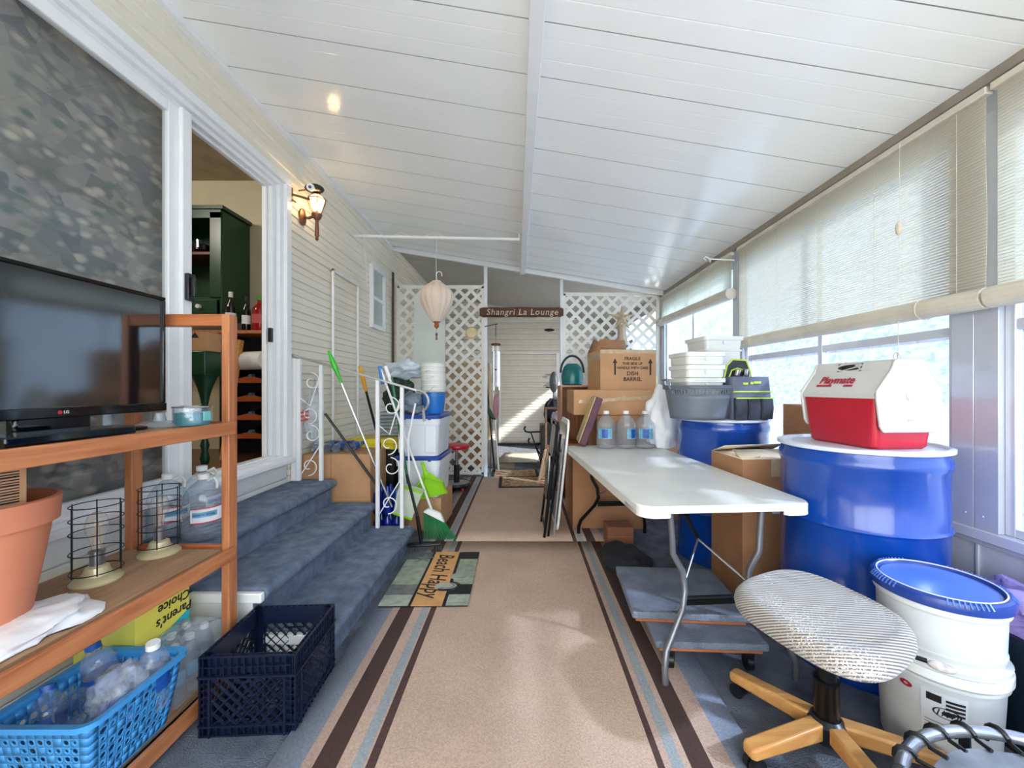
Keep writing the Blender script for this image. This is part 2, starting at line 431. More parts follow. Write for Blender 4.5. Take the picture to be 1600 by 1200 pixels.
for i, (y0, y1) in enumerate(((1.60, 1.775), (3.46, 3.62), (5.36, 5.52))):
    b = MB(); b.box(XR-.03, XR+.08, y0, (y0+y1)/2-.001, .645, 2.37); b.box(XR-.03, XR+.08, (y0+y1)/2+.001, y1, .645, 2.37)
    for zz in (.70, 1.58):
        for yy in (y0+.055, y1-.055):
            b.tube([(XR-.033, yy, zz), (XR-.028, yy, zz)], .005, 8)
    struct(b.build('trim_%d' % (7+i), post_m, bevel=.003))
pane_m = glow_mat('woven_plastic_pane', (.54, .66, .86), (.24, .26, .30), .4, wavex=.25, wscale=24, c2=(.84, .90, 1))
pane_far = glow_mat('pale_blue_pane', (.62, .80, 1.0), (.26, .29, .33), .3, wavex=.15, wscale=6, c2=(.8, .9, 1))
def window_right(n, y0, y1, mull, rail, pm):
    r = bpy.data.objects.new('window_%d' % n, None); C.objects.link(r); struct(r)
    b = MB(); t = .035
    b.box(XR-.005, XR+.05, y0, y0+t, .645, 2.37); b.box(XR-.005, XR+.05, y1-t, y1, .645, 2.37)
    b.box(XR-.005, XR+.05, y0+t, y1-t, .645, .645+t); b.box(XR-.005, XR+.05, y0+t, y1-t, 2.33, 2.37)
    b.build('window_frame', alu, r, bevel=.003)
    b = MB()
    for q in mull: b.box(XR-.0, XR+.045, q-.018, q+.018, .68, 2.33)
    if rail: b.box(XR+.002, XR+.04, y0+t, y1-t, rail-.022, rail+.022)
    b.build('mullion', alu, r, bevel=.003)
    b = MB(); b.box(XR+.024, XR+.027, y0+t, y1-t, .68, 2.33); b.build('pane', pm, r)
window_right(1, -1.25, 1.60, (.2,), 1.49, pane_m)
window_right(2, 1.775, 3.46, (2.60,), 1.49, pane_m)
window_right(3, 3.62, 5.36, (4.53,), None, pane_far)


# wall behind the camera: a wide window
b = MB(); b.box(XL, XR, -1.4, -1.3, 0, .3); b.box(XL, XR, -1.4, -1.3, 2.5, 3.3); b.box(XL, XL+.2, -1.4, -1.3, .3, 2.5); b.box(XR-.15, XR, -1.4, -1.3, .3, 2.5)
struct(b.build('wall_front', siding_m))
r = bpy.data.objects.new('window_4', None); C.objects.link(r); struct(r)
b = MB()
for x in (XL+.2, -.2, XR-.19): b.box(x, x+.04, -1.37, -1.33, .3, 2.5)
b.box(XL+.2, XR-.15, -1.37, -1.33, .3, .34); b.box(XL+.2, XR-.15, -1.37, -1.33, 2.46, 2.5); b.build('window_frame', alu, r)
b = MB(); b.box(XL+.24, XR-.19, -1.352, -1.35, .34, 2.46); b.build('pane', glass_m, r)

# window in the house wall
r = bpy.data.objects.new('window_5', None); C.objects.link(r); struct(r)
b = MB(); x0, x1 = XL-.005, XL+.04
b.box(x0, x1, 4.57, 4.61, 1.93, 2.67); b.box(x0, x1, 4.97, 5.01, 1.93, 2.67); b.box(x0, x1, 4.61, 4.97, 1.93, 1.98); b.box(x0, x1, 4.61, 4.97, 2.62, 2.67); b.box(x0, x1-.01, 4.61, 4.97, 2.27, 2.31)
b.build('window_frame', white_vinyl, r, bevel=.004)
b = MB(); b.box(XL+.005, XL+.010, 4.61, 4.97, 1.98, 2.62)
b.build('pane', mat('grey_green_glass', rgb(176, 192, 184), .08, var=.1, vs=3), r)

# sliding door in the house wall
r = bpy.data.objects.new('door_2', None); C.objects.link(r); struct(r)
b = MB()
def fr(b, y0, y1, z0, z1, x0, x1, tt, tb, ts, ts2):
    b.box(x0, x1, y0, y1, z1-tt, z1); b.box(x0, x1, y0, y1, z0, z0+tb)
    b.box(x0, x1, y0, y0+ts, z0+tb, z1-tt); b.box(x0, x1, y1-ts2, y1, z0+tb, z1-tt)
fr(b, D0, D1, DZ0, DZ1, XL-.02, XL+.03, .05, .03, .05, .06)
fr(b, D0+.05, D1-.06, DZ0+.02, DZ1-.05, XL-.04, XL+.005, .03, .02, .03, .045)
fr(b, D0+.08, D1-.11, DZ0+.03, DZ1-.08, XL-.06, XL-.02, .03, .02, .03, .04)
fr(b, D0+.11, D1-.16, DZ0+.04, DZ1-.11, XL-.08, XL-.05, .02, .01, .03, .02)
b.build('door_frame', white_vinyl, r, bevel=.004)
b = MB(); b.box(XL-.13, XL+.06, D0, D1, DZ0-.02, DZ0+.01); b.build('door_sill', white_vinyl, r, bevel=.004)
lp = bpy.data.objects.new('door_leaf', None); C.objects.link(lp); lp.parent = r
b = MB(); b.box(XL-.04, XL-.005, 1.98, 2.075, .75, 2.68); b.box(XL-.005, XL+.018, 2.035, 2.095, .75, 2.68)
b.box(XL-.04, XL-.005, .2, 1.98, 2.62, 2.68); b.box(XL-.04, XL-.005, .2, 1.98, .73, .79); b.box(XL-.04, XL-.005, .2, .28, .75, 2.68)
b.build('stile', white_vinyl, lp, bevel=.005)
b = MB(); b.box(XL-.026, XL-.022, .27, 1.985, .78, 2.63); b.build('pane', glass_m, lp)
b = MB(); b.box(XL+.018, XL+.04, 2.045, 2.09, 1.69, 1.83); b.box(XL+.04, XL+.062, 2.055, 2.069, 1.71, 1.81)
b.build('door_handle', black_p, lp, bevel=.004)
b = MB(); b.box(XL-.036, XL-.012, 2.80, 2.825, 1.56, 1.66); b.build('latch', black_p, r, bevel=.003)

# leafy curtain behind the glass
def leaf_mat():
    m, n, out = new('grey_leaf_fabric'); N = n.nodes; L = n.links
    p = N.new('ShaderNodeBsdfPrincipled'); p.inputs['Roughness'].default_value = .55; L.new(p.outputs[0], out.inputs[0])
    tcn = N.new('ShaderNodeTexCoord')
    def vor(sc, rot):
        mp = N.new('ShaderNodeMapping'); mp.inputs['Scale'].default_value = (1, .7, 1.15); mp.inputs['Rotation'].default_value = (rot, 0, 0)
        L.new(tcn.outputs['Object'], mp.inputs[0])
        nz = N.new('ShaderNodeTexNoise'); nz.inputs['Scale'].default_value = 6
        L.new(mp.outputs[0], nz.inputs['Vector'])
        ad = N.new('ShaderNodeVectorMath'); ad.operation = 'MULTIPLY_ADD'; ad.inputs[1].default_value = (.035,.035,.035)
        L.new(nz.outputs['Color'], ad.inputs[0]); L.new(mp.outputs[0], ad.inputs[2])
        v = N.new('ShaderNodeTexVoronoi'); v.feature = 'F1'; v.inputs['Scale'].default_value = sc; L.new(ad.outputs[0], v.inputs['Vector'])
        return v
    v1 = vor(22, .7); v2 = vor(13, -.6)
    r1 = N.new('ShaderNodeValToRGB'); e = r1.color_ramp.elements
    cols = [(0, (120, 118, 122)), (.18, (168, 156, 148)), (.34, (84, 106, 98)), (.5, (186, 172, 158)), (.66, (110, 104, 114)), (.82, (204, 192, 176)), (1, (80, 90, 96))]
    e[0].color = (*rgb(*cols[0][1]), 1); e[1].color = (*rgb(*cols[-1][1]), 1)
    for ps, c in cols[1:-1]:
        q = e.new(ps); q.color = (*rgb(*c), 1)
    sp = N.new('ShaderNodeSeparateColor'); L.new(v1.outputs['Color'], sp.inputs[0]); L.new(sp.outputs[0], r1.inputs[0])
    r2 = N.new('ShaderNodeValToRGB'); e = r2.color_ramp.elements
    e[0].position = .0; e[0].color = (*rgb(96, 98, 102), 1); e[1].position = 1; e[1].color = (*rgb(150, 142, 136), 1)
    sp2 = N.new('ShaderNodeSeparateColor'); L.new(v2.outputs['Color'], sp2.inputs[0]); L.new(sp2.outputs[1], r2.inputs[0])
    mr = N.new('ShaderNodeMapRange'); mr.inputs[1].default_value = .02; mr.inputs[2].default_value = .045; L.new(v1.outputs['Distance'], mr.inputs[0])
    mr.inputs[1].default_value = .25; mr.inputs[2].default_value = .55
    mx = N.new('ShaderNodeMix'); mx.data_type = 'RGBA'; L.new(mr.outputs[0], mx.inputs[0]); L.new(r1.outputs[0], mx.inputs[6]); L.new(r2.outputs[0], mx.inputs[7])
    L.new(mx.outputs[2], p.inputs['Base Color']); return m
b = MB(); b.sheet(lambda u, v: (XL-.10+.006*math.sin(u*40), .16+u*1.93, .74+v*1.94), 90, 2)
tag(b.build('curtain', leaf_mat()), 'grey leaf-patterned curtain hanging behind the closed sliding glass', 'curtain')

# room seen through the open door
inner_w = mat('cream_inner_wall', rgb(206, 198, 172), .6, var=.02)
b = MB(); b.box(-4.4, XL-.13, 3.46, 3.52, .7, 3.1); struct(b.build('wall_inner_far', inner_w))
b = MB(); b.box(-4.45, -4.4, -.5, 3.5, .7, 3.1); struct(b.build('wall_inner_left', inner_w))
b = MB(); b.box(-4.4, XL-.13, -.55, -.5, .7, 3.1); struct(b.build('wall_inner_near', inner_w))
b = MB(); b.box(-4.45, XL-.13, -.5, 3.5, 3.04, 3.1); struct(b.build('ceiling_inner', mat('tan_inner_ceiling', rgb(172, 156, 130), .7)))
b = MB(); b.box(-4.45, XL-.13, -.5, 3.5, .64, .70); struct(b.build('floor_inner', wood('dark_floor_boards', rgb(112, 72, 48), rgb(60, 38, 26), .3, 2, 'x')))

# carpeted steps
stp = thing('steps', 'three slate-blue carpeted steps climbing to the sliding door', 'steps')
b = MB()
SY0, SY1 = 1.76, 3.07
def step(b, xb, xf, z):
    r_ = .03; pr = [(xb, 0 if z < .2 else z-.30), (xb, z)]
    for k in range(7):
        a = PI/2-PI*k/6*.9
        pr.append((xf-r_+r_*math.cos(a), z-r_+r_*math.sin(a)))
    pr += [(xf-.045, z-.075), (xf-.04, max(0, z-.19))]
    if z > .2: pr += [(xf-.04, z-.30)]
    b.prism(pr, 'y', SY0, SY1)
step(b, XL+.0, -.83, .17); step(b, XL, -1.13, .35); step(b, XL, -1.43, .53)
b.build('carpet', grey_carpet, stp, bevel=.006)
b = MB(); b.box(-1.72, -.87, SY0-.012, SY0-.002, 0, .12); b.box(-1.72, -1.19, SY0-.012, SY0-.002, .12, .30); b.box(-1.72, -1.5, SY0-.012, SY0-.002, .30, .48)
for xf, z in ((-.84, .17), (-1.14, .35), (-1.44, .53)): b.box(xf-.32, xf, SY0-.03, SY0-.002, z-.055, z-.012)
b.build('side_board', white_p, stp, bevel=.008)

# lattice screens, each one a frame of crossing slats
latt_m = mat('lattice_vinyl', rgb(232, 230, 222), .45, var=.03)
def clip(p, d, x0, x1, z0, z1):
    t0, t1 = -1e9, 1e9
    for a, q, lo, hi in ((p[0], d[0], x0, x1), (p[1], d[1], z0, z1)):
        if abs(q) < 1e-9:
            if not lo <= a <= hi: return None
            continue
        u, v = (lo-a)/q, (hi-a)/q
        if u > v: u, v = v, u
        t0 = max(t0, u); t1 = min(t1, v)
    return (t0, t1) if t1-t0 > .02 else None
def lattice(b, x0, x1, z0, z1, y, pitch=.17, wd=.045, th=.006):
    for sgn, yy in ((1, y), (-1, y+th)):
        k = -40
        while k < 60:
            p = (x0+k*pitch, z0); d = (.7071*sgn, .7071)
            c = clip(p, d, x0, x1, z0, z1)
            if c: b.bar((p[0]+d[0]*c[0], yy, p[1]+d[1]*c[0]), (p[0]+d[0]*c[1], yy, p[1]+d[1]*c[1]), th, wd, up=(-d[1], 0, d[0]))
            k += 1
def screen(n, x0, x1, z0, z1, y=YL):
    r = thing('lattice_screen', 'white diagonal lattice screen %s of the opening' % ('left' if n == 10 else 'right'), 'lattice screen', (0, 0, 0), 0, 'white lattice screens')
    b = MB(); lattice(b, x0, x1, z0, z1, y); b.build('lattice_slats', latt_m, r)
    b = MB(); t = .035; g = .012
    b.box(x0-g, x0+t, y-g, y+.02, z0, z1); b.box(x1-t, x1+g, y-g, y+.02, z0, z1)
    b.box(x0, x1, y-g, y+.02, z1-t, z1+g); b.box(x0, x1, y-g, y+.02, z0, z0+t)
    b.build('lattice_frame', latt_m, r, bevel=.003)
screen(10, XL+.03, -.53, .03, 2.64); screen(11, .57, XR-.06, .03, 2.54)
b = MB(); b.box(-.53, -.485, YL-.02, YL+.03, 0, zc(-.5)+.05); struct(b.build('trim_12', white_vinyl, bevel=.004))
b = MB(); b.box(.525, .565, YL-.02, YL+.03, 0, zc(.55)+.05); struct(b.build('trim_13', white_vinyl, bevel=.004))
# ================================================================== things: left side
li = bpy.data.lights.new('inner_room_fill', 'POINT'); lo = bpy.data.objects.new('inner_room_fill', li); C.objects.link(lo)  # added fill light to brighten the inner room, no fixture behind it
li.energy = 14; li.shadow_soft_size = .15; li.color = (1, .93, .8); lo.location = (-3.1, 1.9, 2.85)

# runner on the floor
def stripes(name, base, bands, vs=30):
    m, n, out = new(name); N = n.nodes; L = n.links
    p = N.new('ShaderNodeBsdfPrincipled'); p.inputs['Roughness'].default_value = .95; L.new(p.outputs[0], out.inputs[0])
    tcn = N.new('ShaderNodeTexCoord'); s_ = N.new('ShaderNodeSeparateXYZ'); L.new(tcn.outputs['Object'], s_.inputs[0])
    mr = N.new('ShaderNodeMapRange'); mr.inputs[1].default_value = -1; mr.inputs[2].default_value = 1; L.new(s_.outputs['X'], mr.inputs[0])
    rp = N.new('ShaderNodeValToRGB'); e = rp.color_ramp.elements; rp.color_ramp.interpolation = 'CONSTANT'
    e[0].position = 0; e[0].color = (*bands[0][1], 1); e.remove(e[1])
    for x, c in bands[1:]:
        q = e.new((x+1)/2); q.color = (*c, 1)
    L.new(mr.outputs[0], rp.inputs[0])
    nz = N.new('ShaderNodeTexNoise'); nz.inputs['Scale'].default_value = 140; nz.inputs['Detail'].default_value = 2; L.new(tcn.outputs['Object'], nz.inputs['Vector'])
    nb = N.new('ShaderNodeTexNoise'); nb.inputs['Scale'].default_value = 3; nb.inputs['Detail'].default_value = 6; L.new(tcn.outputs['Object'], nb.inputs['Vector'])
    ma = N.new('ShaderNodeMapRange'); ma.inputs[1].default_value = .3; ma.inputs[2].default_value = .7; ma.inputs[3].default_value = .82; ma.inputs[4].default_value = 1.12; L.new(nz.outputs[0], ma.inputs[0])
    mb_ = N.new('ShaderNodeMapRange'); mb_.inputs[1].default_value = .3; mb_.inputs[2].default_value = .7; mb_.inputs[3].default_value = .9; mb_.inputs[4].default_value = 1.06; L.new(nb.outputs[0], mb_.inputs[0])
    mu = N.new('ShaderNodeMath'); mu.operation = 'MULTIPLY'; L.new(ma.outputs[0], mu.inputs[0]); L.new(mb_.outputs[0], mu.inputs[1])
    mx = N.new('ShaderNodeVectorMath'); mx.operation = 'SCALE'; L.new(rp.outputs[0], mx.inputs[0]); L.new(mu.outputs[0], mx.inputs['Scale'])
    L.new(mx.outputs[0], p.inputs['Base Color'])
    bp = N.new('ShaderNodeBump'); bp.inputs['Strength'].default_value = .5; bp.inputs['Distance'].default_value = .004; L.new(nz.outputs[0], bp.inputs['Height']); L.new(bp.outputs[0], p.inputs['Normal'])
    return m
tan, brn, thin, gb, edge, peach = rgb(192, 164, 144), rgb(70, 50, 46), rgb(78, 54, 50), rgb(150, 156, 160), rgb(138, 146, 162), rgb(188, 160, 144)
ru = stripes('tan_runner_weave', tan, [(-1, edge), (-.72, peach), (-.68, brn), (-.602, peach), (-.562, gb), (-.52, peach), (-.508, thin), (-.483, tan), (.435, thin), (.46, peach), (.482, gb), (.52, peach), (.545, brn), (.61, peach), (.68, edge)])
b = MB(); b.sheet(lambda u, v: (-.825+u*1.61, -1.2+v*4.36, .012+.002*math.sin(v*9)*math.sin(u*7)), 8, 20)
tag(b.build('carpet_runner', ru, solid=.008, off=-1), 'tan carpet runner with dark border stripes, the near length in the foreground', 'runner', 'carpet runners')
ru2 = stripes('tan_runner_weave_far', tan, [(-1, edge), (-.74, peach), (-.70, brn), (-.63, peach), (-.61, gb), (-.565, peach), (-.56, thin), (-.535, tan), (.40, thin), (.43, peach), (.45, gb), (.49, peach), (.515, brn), (.58, peach), (.65, edge)])
b = MB(); b.sheet(lambda u, v: (-.80+u*1.58, 3.175+v*2.27, .012), 6, 10)
tag(b.build('carpet_runner', ru2, solid=.008, off=-1), 'far length of tan carpet runner beyond the seam, leading to the lattice opening', 'runner', 'carpet runners')

# beach doormat
dm = thing('doormat', 'plank-patterned doormat with starfish and Beach Happy lettering beside the steps', 'doormat', (-.56, 2.57, .016), R(1))
planks = [rgb(166, 172, 158), rgb(112, 116, 112), rgb(150, 160, 140), rgb(150, 156, 146), rgb(146, 156, 138), rgb(86, 92, 94)]
b = MB()
ms = [mat('mat_plank_%s' % k, c, .9, var=.15, vs=20, bump=.3, bs=200) for k, c in zip('abcdef', planks)]
mk = mat('mat_black', rgb(26, 28, 30), .9); mo = mat('mat_orange', rgb(208, 156, 100), .9, var=.1, vs=9)
cols2 = [1, 3, 5, 2, 3, 2]
for i in range(6):
    y0 = -.36+i*.12
    b.k = i; b.box(-.25, -.085, y0+.003, y0+.117, 0, .008)
b.k = 0
for i in range(6):
    y0 = -.36+i*.12
    b.k = [0, 6, 2, 3, 2, 6][i]; b.box(.125, .25, y0+.003, y0+.117, 0, .008)
b.k = 6; b.box(-.25, .25, -.36, .36, 0, .005); b.k = 7; b.box(-.068, .105, -.36, .36, 0, .0085)
b.build('mat_base', ms+[mk, mo], dm)
text('Beach Happy', mk, dm, frame((.018, .02, .0088), (0, -1, 0), (1, 0, 0)), .155, .0004, 'lettering', shear=.25, sx=.72, bold=.0015)
b = MB(); pts = []
for k in range(10):
    a = k*PI/5+.3; rr = .075 if k % 2 == 0 else .026
    pts.append((-.13+rr*math.cos(a), .25+rr*math.sin(a)))
b.prism(pts, 'z', .008, .011); b.build('starfish_print', ms[1], dm)
b = MB(); b.lathe([(.055, .008), (.05, .012), (.02, .013)], (.16, -.02, 0), 20, sx=1.2, sy=.8); b.build('stone_print', ms[3], dm)
b = MB(); b.lathe([(.06, .008), (.055, .012), (.02, .014)], (.09, -.15, 0), 20, sx=1.2, sy=.75)
b.build('shell_print', ms[0], dm)
b = MB()
for k in range(3): b.tube([(.09+(.05+.02*k)*math.cos(a), -.15+(.03+.012*k)*math.sin(a), .011) for a in [x*.2-2.2 for x in range(18)]], .003, 5)
b.build('shell_print', mk, dm)

# wooden shelf unit
SX0, SX1, SYa, SYb = -1.66, -1.2, .50, 1.672
sh = thing('shelf_unit', 'open cherry-wood shelf unit with a television on its upper board', 'shelf unit', (0, 0, 0))
def post(x0, y0, z1):
    b = MB(); b.box(x0, x0+.032, y0, y0+.048, 0, z1); b.build('post', wood_z, sh, bevel=.003)
for y0 in (SYa, SYb-.048): 
    post(SX1-.032, y0, 1.54); post(SX0+.03, y0, 1.54)
for y0 in (SYa, SYb-.048):
    b = MB(); b.box(SX0+.062, SX1-.032, y0+.002, y0+.046, 1.492, 1.54); b.build('top_rail', wood_x, sh, bevel=.003)
for z1, z0 in ((1.097, 1.046), (.584, .53), (.088, .03)):
    b = MB(); b.box(SX0+.062, SX1-.03, SYa+.05, SYb-.05, z1-.022, z1-.006)
    b.box(SX0+.03, SX0+.062, SYa+.05, SYb-.05, z1-.03, z1-.006)
    bo = b.build('board', shelf_top, sh, bevel=.002)
    b = MB(); b.box(SX1, SX1+.016, SYa, SYb-.03, z0, z1); b.build('apron', wood_o, sh, bevel=.003)
    b = MB(); b.box(SX0+.062, SX1-.032, SYb-.024, SYb-.002, z0+.01, z1); b.build('end_rail', wood_x, sh, bevel=.003)

# television and its companions
tv = thing('television', 'black flat television standing on the cherry-wood shelf unit', 'television', (-1.42, 1.21, 1.094))
TVY = .365
b = MB(); b.box(-.045, -.008, -TVY, TVY, .055, .50); b.box(-.06, -.045, -.22, .22, .12, .38); b.build('casing', black_p, tv, bevel=.006)
b = MB(); fw = .011
b.box(-.010, .006, -TVY, TVY, .489, .502); b.box(-.010, .006, -TVY, -TVY+fw, .085, .489); b.box(-.010, .006, TVY-fw, TVY, .085, .489); b.box(-.010, .010, -TVY, TVY, .053, .085)
b.build('bezel', black_gloss, tv, bevel=.003)
scr = mat('screen_glass', rgb(10, 12, 18), .10, var=.02, spec=1.0, coat=1)
b = MB(); b.box(-.010, -.002, -TVY+fw, TVY-fw, .085, .489); b.build('screen', scr, tv)
b = MB(); b.box(-.03, .0, -.10, .10, 0.012, .06); b.build('neck', black_gloss, tv, bevel=.008)
b = MB(); b.loft([rrect(.18, .42, .05, .0, 5, .02, 0), rrect(.18, .42, .05, .008, 5, .02, 0), rrect(.10, .34, .04, .014, 5, .02, 0)]); b.build('stand', black_gloss, tv)
lgm = mat('logo_red', rgb(190, 40, 70), .4); lgw = mat('logo_grey', rgb(200, 200, 205), .4)
b = MB(); b.tube([(.010, .0, .069), (.0112, .0, .069)], .006, 16); b.build('emblem', lgm, tv)
text('LG', lgw, tv, frame((.0106, .017, .069), (0, 1, 0), (0, 0, 1)), .012, .0003, 'lettering', bold=.0004)
b = MB(); b.box(-.06, .06, -.16, .16, 0, .026); bx = b.build('media_box', black_gloss, bevel=.004)
tag(bx, 'slim black media box lying in front of the television stand', 'media box', None, (-1.285, 1.10, 1.093))
g = thing('glass_dome_stand', 'flat clear glass saucer behind the candle jar on the upper shelf', 'saucer', (-1.37, 1.50, 1.092))
b = MB(); b.lathe([(.085, 0), (.088, .004), (.05, .018), (.02, .022), (.014, .05), (.02, .055)], seg=28); b.build('saucer', clear_mat('smoky_glass', tint=(.5,.55,.55), body=.3), g)
cj = thing('candle_jar', 'teal candle in a clear glass jar on the end of the upper shelf', 'candle', (-1.275, 1.535, 1.092))
teal = mat('teal_wax', rgb(20, 120, 122), .4, var=.1)
b = MB(); b.lathe([(.056, .003), (.056, .05)], seg=28); b.build('wax', teal, cj)
b = MB(); b.lathe([(.055, 0), (.060, .004), (.060, .072), (.057, .072), (.057, .008)], seg=28, c1=False); b.build('glass', clear_p, cj)
b = MB(); b.tube([(.06*math.cos(a), .06*math.sin(a), .072) for a in [k*PI/16 for k in range(32)]], .003, 6, True); b.build('rim', chrome, cj)
b = MB(); b.box(.0565, .0612, -.02, .012, .02, .055); b.T = None; b.build('label', mat('pale_label', rgb(120, 190, 190), .5), cj)

# clay pot, carton in it, plastic bag under it
pt = thing('flower_pot', 'large terracotta flower pot on the middle shelf', 'flower pot', (-1.465, 1.055, .596))
b = MB(); b.lathe([(.095, 0), (.102, 0), (.142, .265), (.156, .268), (.160, .335), (.150, .338), (.146, .28), (.13, .26), (.092, .02)], seg=48, c0=True, c1=True); b.build('pot_body', terra, pt)
cb = thing('small_carton', 'small tan carton with a barcode, standing in the terracotta pot', 'carton', (-1.45, 1.03, .83), R(-12))
b = MB(); b.box(-.08, .08, -.075, .075, 0, .205); b.build('carton_body', card, cb, bevel=.002)
b = MB()
for k in range(12): b.box(.0805, .0812, -.05, .06, .10+k*.0075, .10+k*.0075+(.003 if k % 3 else .0045))
b.build('barcode', ink, cb)
def crumple(c, r, amp, sc, seed, flat=None):
    b = MB()
    def fn(d):
        q = 1+amp*noise.noise(d*sc+Vector((seed, seed*2, 0)))+amp*.5*noise.noise(d*sc*2.3+Vector((seed, 0, seed)))+amp*.3*abs(noise.noise(d*sc*4.1+Vector((seed, 9, seed))))
        return q
    b.ball(c, r, 48, 30, fn)
    if flat is not None: b.v = [(x, y, max(z, flat)) for x, y, z in b.v]
    return b
b = crumple((0, 0, 0), (.15, .17, .035), .28, 1.6, 3, -.005)
tag(b.build('plastic_bag', bag_m, smooth=60), 'crumpled white plastic bag spread under the terracotta pot', 'plastic bag', None, (-1.385, 1.06, .5855))
cam_z = .578
# cage lamps
def cage_lamp(loc, label, rz):
    t = thing('cage_lamp', label, 'lamp', loc, rz, 'wire cage lamps on the middle shelf')
    b = MB(); b.lathe([(.066, 0), (.067, .006), (.060, .014), (.040, .024), (.034, .036), (.030, .050), (.022, .056)], seg=32); b.build('base', mat('aged_brass_cream', rgb(196, 184, 144), .35, var=.1, metal=.25), t)
    b = MB(); b.lathe([(.019, .054), (.019, .098), (.022, .098), (.022, .104)], seg=20); b.build('socket', steel, t)
    b = MB(); b.lathe([(.013, .104), (.016, .13), (.029, .17), (.031, .195), (.024, .222), (.008, .236)], seg=20); b.build('bulb', clear_mat('warm_bulb_glass', tint=(1, .97, .92), body=.08, bump=0), t)
    b = MB()
    for k in range(5):
        a = k*2*PI/5; b.tube([(.012*math.cos(a), .012*math.sin(a), .11), (.004*math.cos(a+1), .004*math.sin(a+1), .20)], .0008, 4)
    b.build('filament', pale_wood, t)
    b = MB()
    for z in (.04, .105, .17, .215, .262):
        b.tube([(.066*math.cos(a), .066*math.sin(a), z) for a in [k*PI/16 for k in range(32)]], .0018, 6, True)
    for k in range(6):
        a = k*PI/3; x, y = .066*math.cos(a), .066*math.sin(a); b.tube([(x, y, .035), (x, y, .266)], .002, 6)
    b.build('cage', black_m, t)
    return t
cage_lamp((-1.452, 1.355, .579), 'nearer wire cage lamp, beside the terracotta pot', .3)
cage_lamp((-1.442, 1.578, .579), 'farther wire cage lamp, close to the water jugs', .1)

# gallon jugs
lab_w = mat('label_white', rgb(228, 232, 238), .4); lab_b = mat('label_blue', rgb(30, 84, 168), .4, var=.2, vs=30); lab_r = mat('label_red', rgb(200, 50, 80), .4); lab_c = mat('label_cyan', rgb(120, 180, 210), .4, var=.2, vs=20)
def jug(loc, label, kind, rz=0, group=None, s=1):
    t = thing('water_jug', label, 'water jug', loc, rz, group)
    pr = [(.055, 0), (.074, .012)]
    z = .02
    while z < .175:
        pr += [(.076, z), (.078, z+.008), (.074, z+.014)]; z += .018
    pr += [(.076, .19), (.070, .215), (.050, .248), (.026, .268), (.019, .275), (.019, .283)]
    b = MB(); b.lathe([(r_*s, z_) for r_, z_ in pr], seg=28, ex=2.6 if kind == 'sq' else 2); b.build('jug_body', jug_p, t)
    b = MB(); b.lathe([(.023, .280), (.023, .302), (.021, .304)], seg=20, rib=.05, nrib=20); b.build('cap', white_p, t)
    if kind == 'clear':
        b = MB()
        b.add([(.0795*math.cos(a), .0795*math.sin(a), z) for z in (.095, .155) for a in [-1.6+k*.16 for k in range(21)]], [(k, k+1, k+22, k+21) for k in range(20)])
        b.k = 1; b.add([(.080*math.cos(a), .080*math.sin(a), z) for z in (.090, .095) for a in [-1.6+k*.16 for k in range(21)]], [(k, k+1, k+22, k+21) for k in range(20)])
        b.add([(.080*math.cos(a), .080*math.sin(a), z) for z in (.155, .160) for a in [-1.6+k*.16 for k in range(21)]], [(k, k+1, k+22, k+21) for k in range(20)])
        b.k = 2; b.add([(.0802*math.cos(a), .0802*math.sin(a), z) for z in (.118, .142) for a in [-1.5+k*.1 for k in range(13)]], [(k, k+1, k+14, k+13) for k in range(12)])
        b.build('label', [lab_w, lab_r, lab_c], t)
        M = frame((.0806*math.cos(-.95), .0806*math.sin(-.95), .130), (-math.sin(-.95), math.cos(-.95), 0), (0, 0, 1))
        text('CRYSTAL GEYSER', lab_b, t, M, .0105, .0003, 'lettering', bold=.0003)
        b = MB(); b.tube([(.02, 0, .272), (.05, .0, .285), (.062, 0, .262), (.06, 0, .235)], .006, 8); b.build('handle', white_p2, t)
    else:
        b = MB(); 
        b.add([(.079*math.cos(a)*1.04, .079*math.sin(a)*1.04, z) for z in (.085, .165) for a in [-2.6+k*.11 for k in range(14)]], [(k, k+1, k+15, k+14) for k in range(13)])
        b.k = 1; b.add([(.0795*math.cos(a)*1.04, .0795*math.sin(a)*1.04, z) for z in (.090, .16) for a in [-2.2+k*.1 for k in range(7)]], [(k, k+1, k+8, k+7) for k in range(6)])
        b.build('label', [lab_c, lab_b], t)
        b = MB(); b.tube([(.045*math.cos(-1.2), .075*math.sin(-1.2), z) for z in (.21, .18, .12, .08)], .01, 8); b.build('handle', clear_p, t)
    return t
g1 = 'gallon water jugs on the landing'
jug((-1.50, 1.865, .53), 'labelled water jug on the landing, nearest the shelf unit\'s right post', 'clear', .1, g1, 1.02)
jug((-1.665, 1.865, .53), 'water jug on the landing seen behind the farther cage lamp', 'clear', .5, g1)
jug((-1.655, 2.05, .53), 'rear water jug of three on the landing, against the door sill', 'clear', .9, g1)

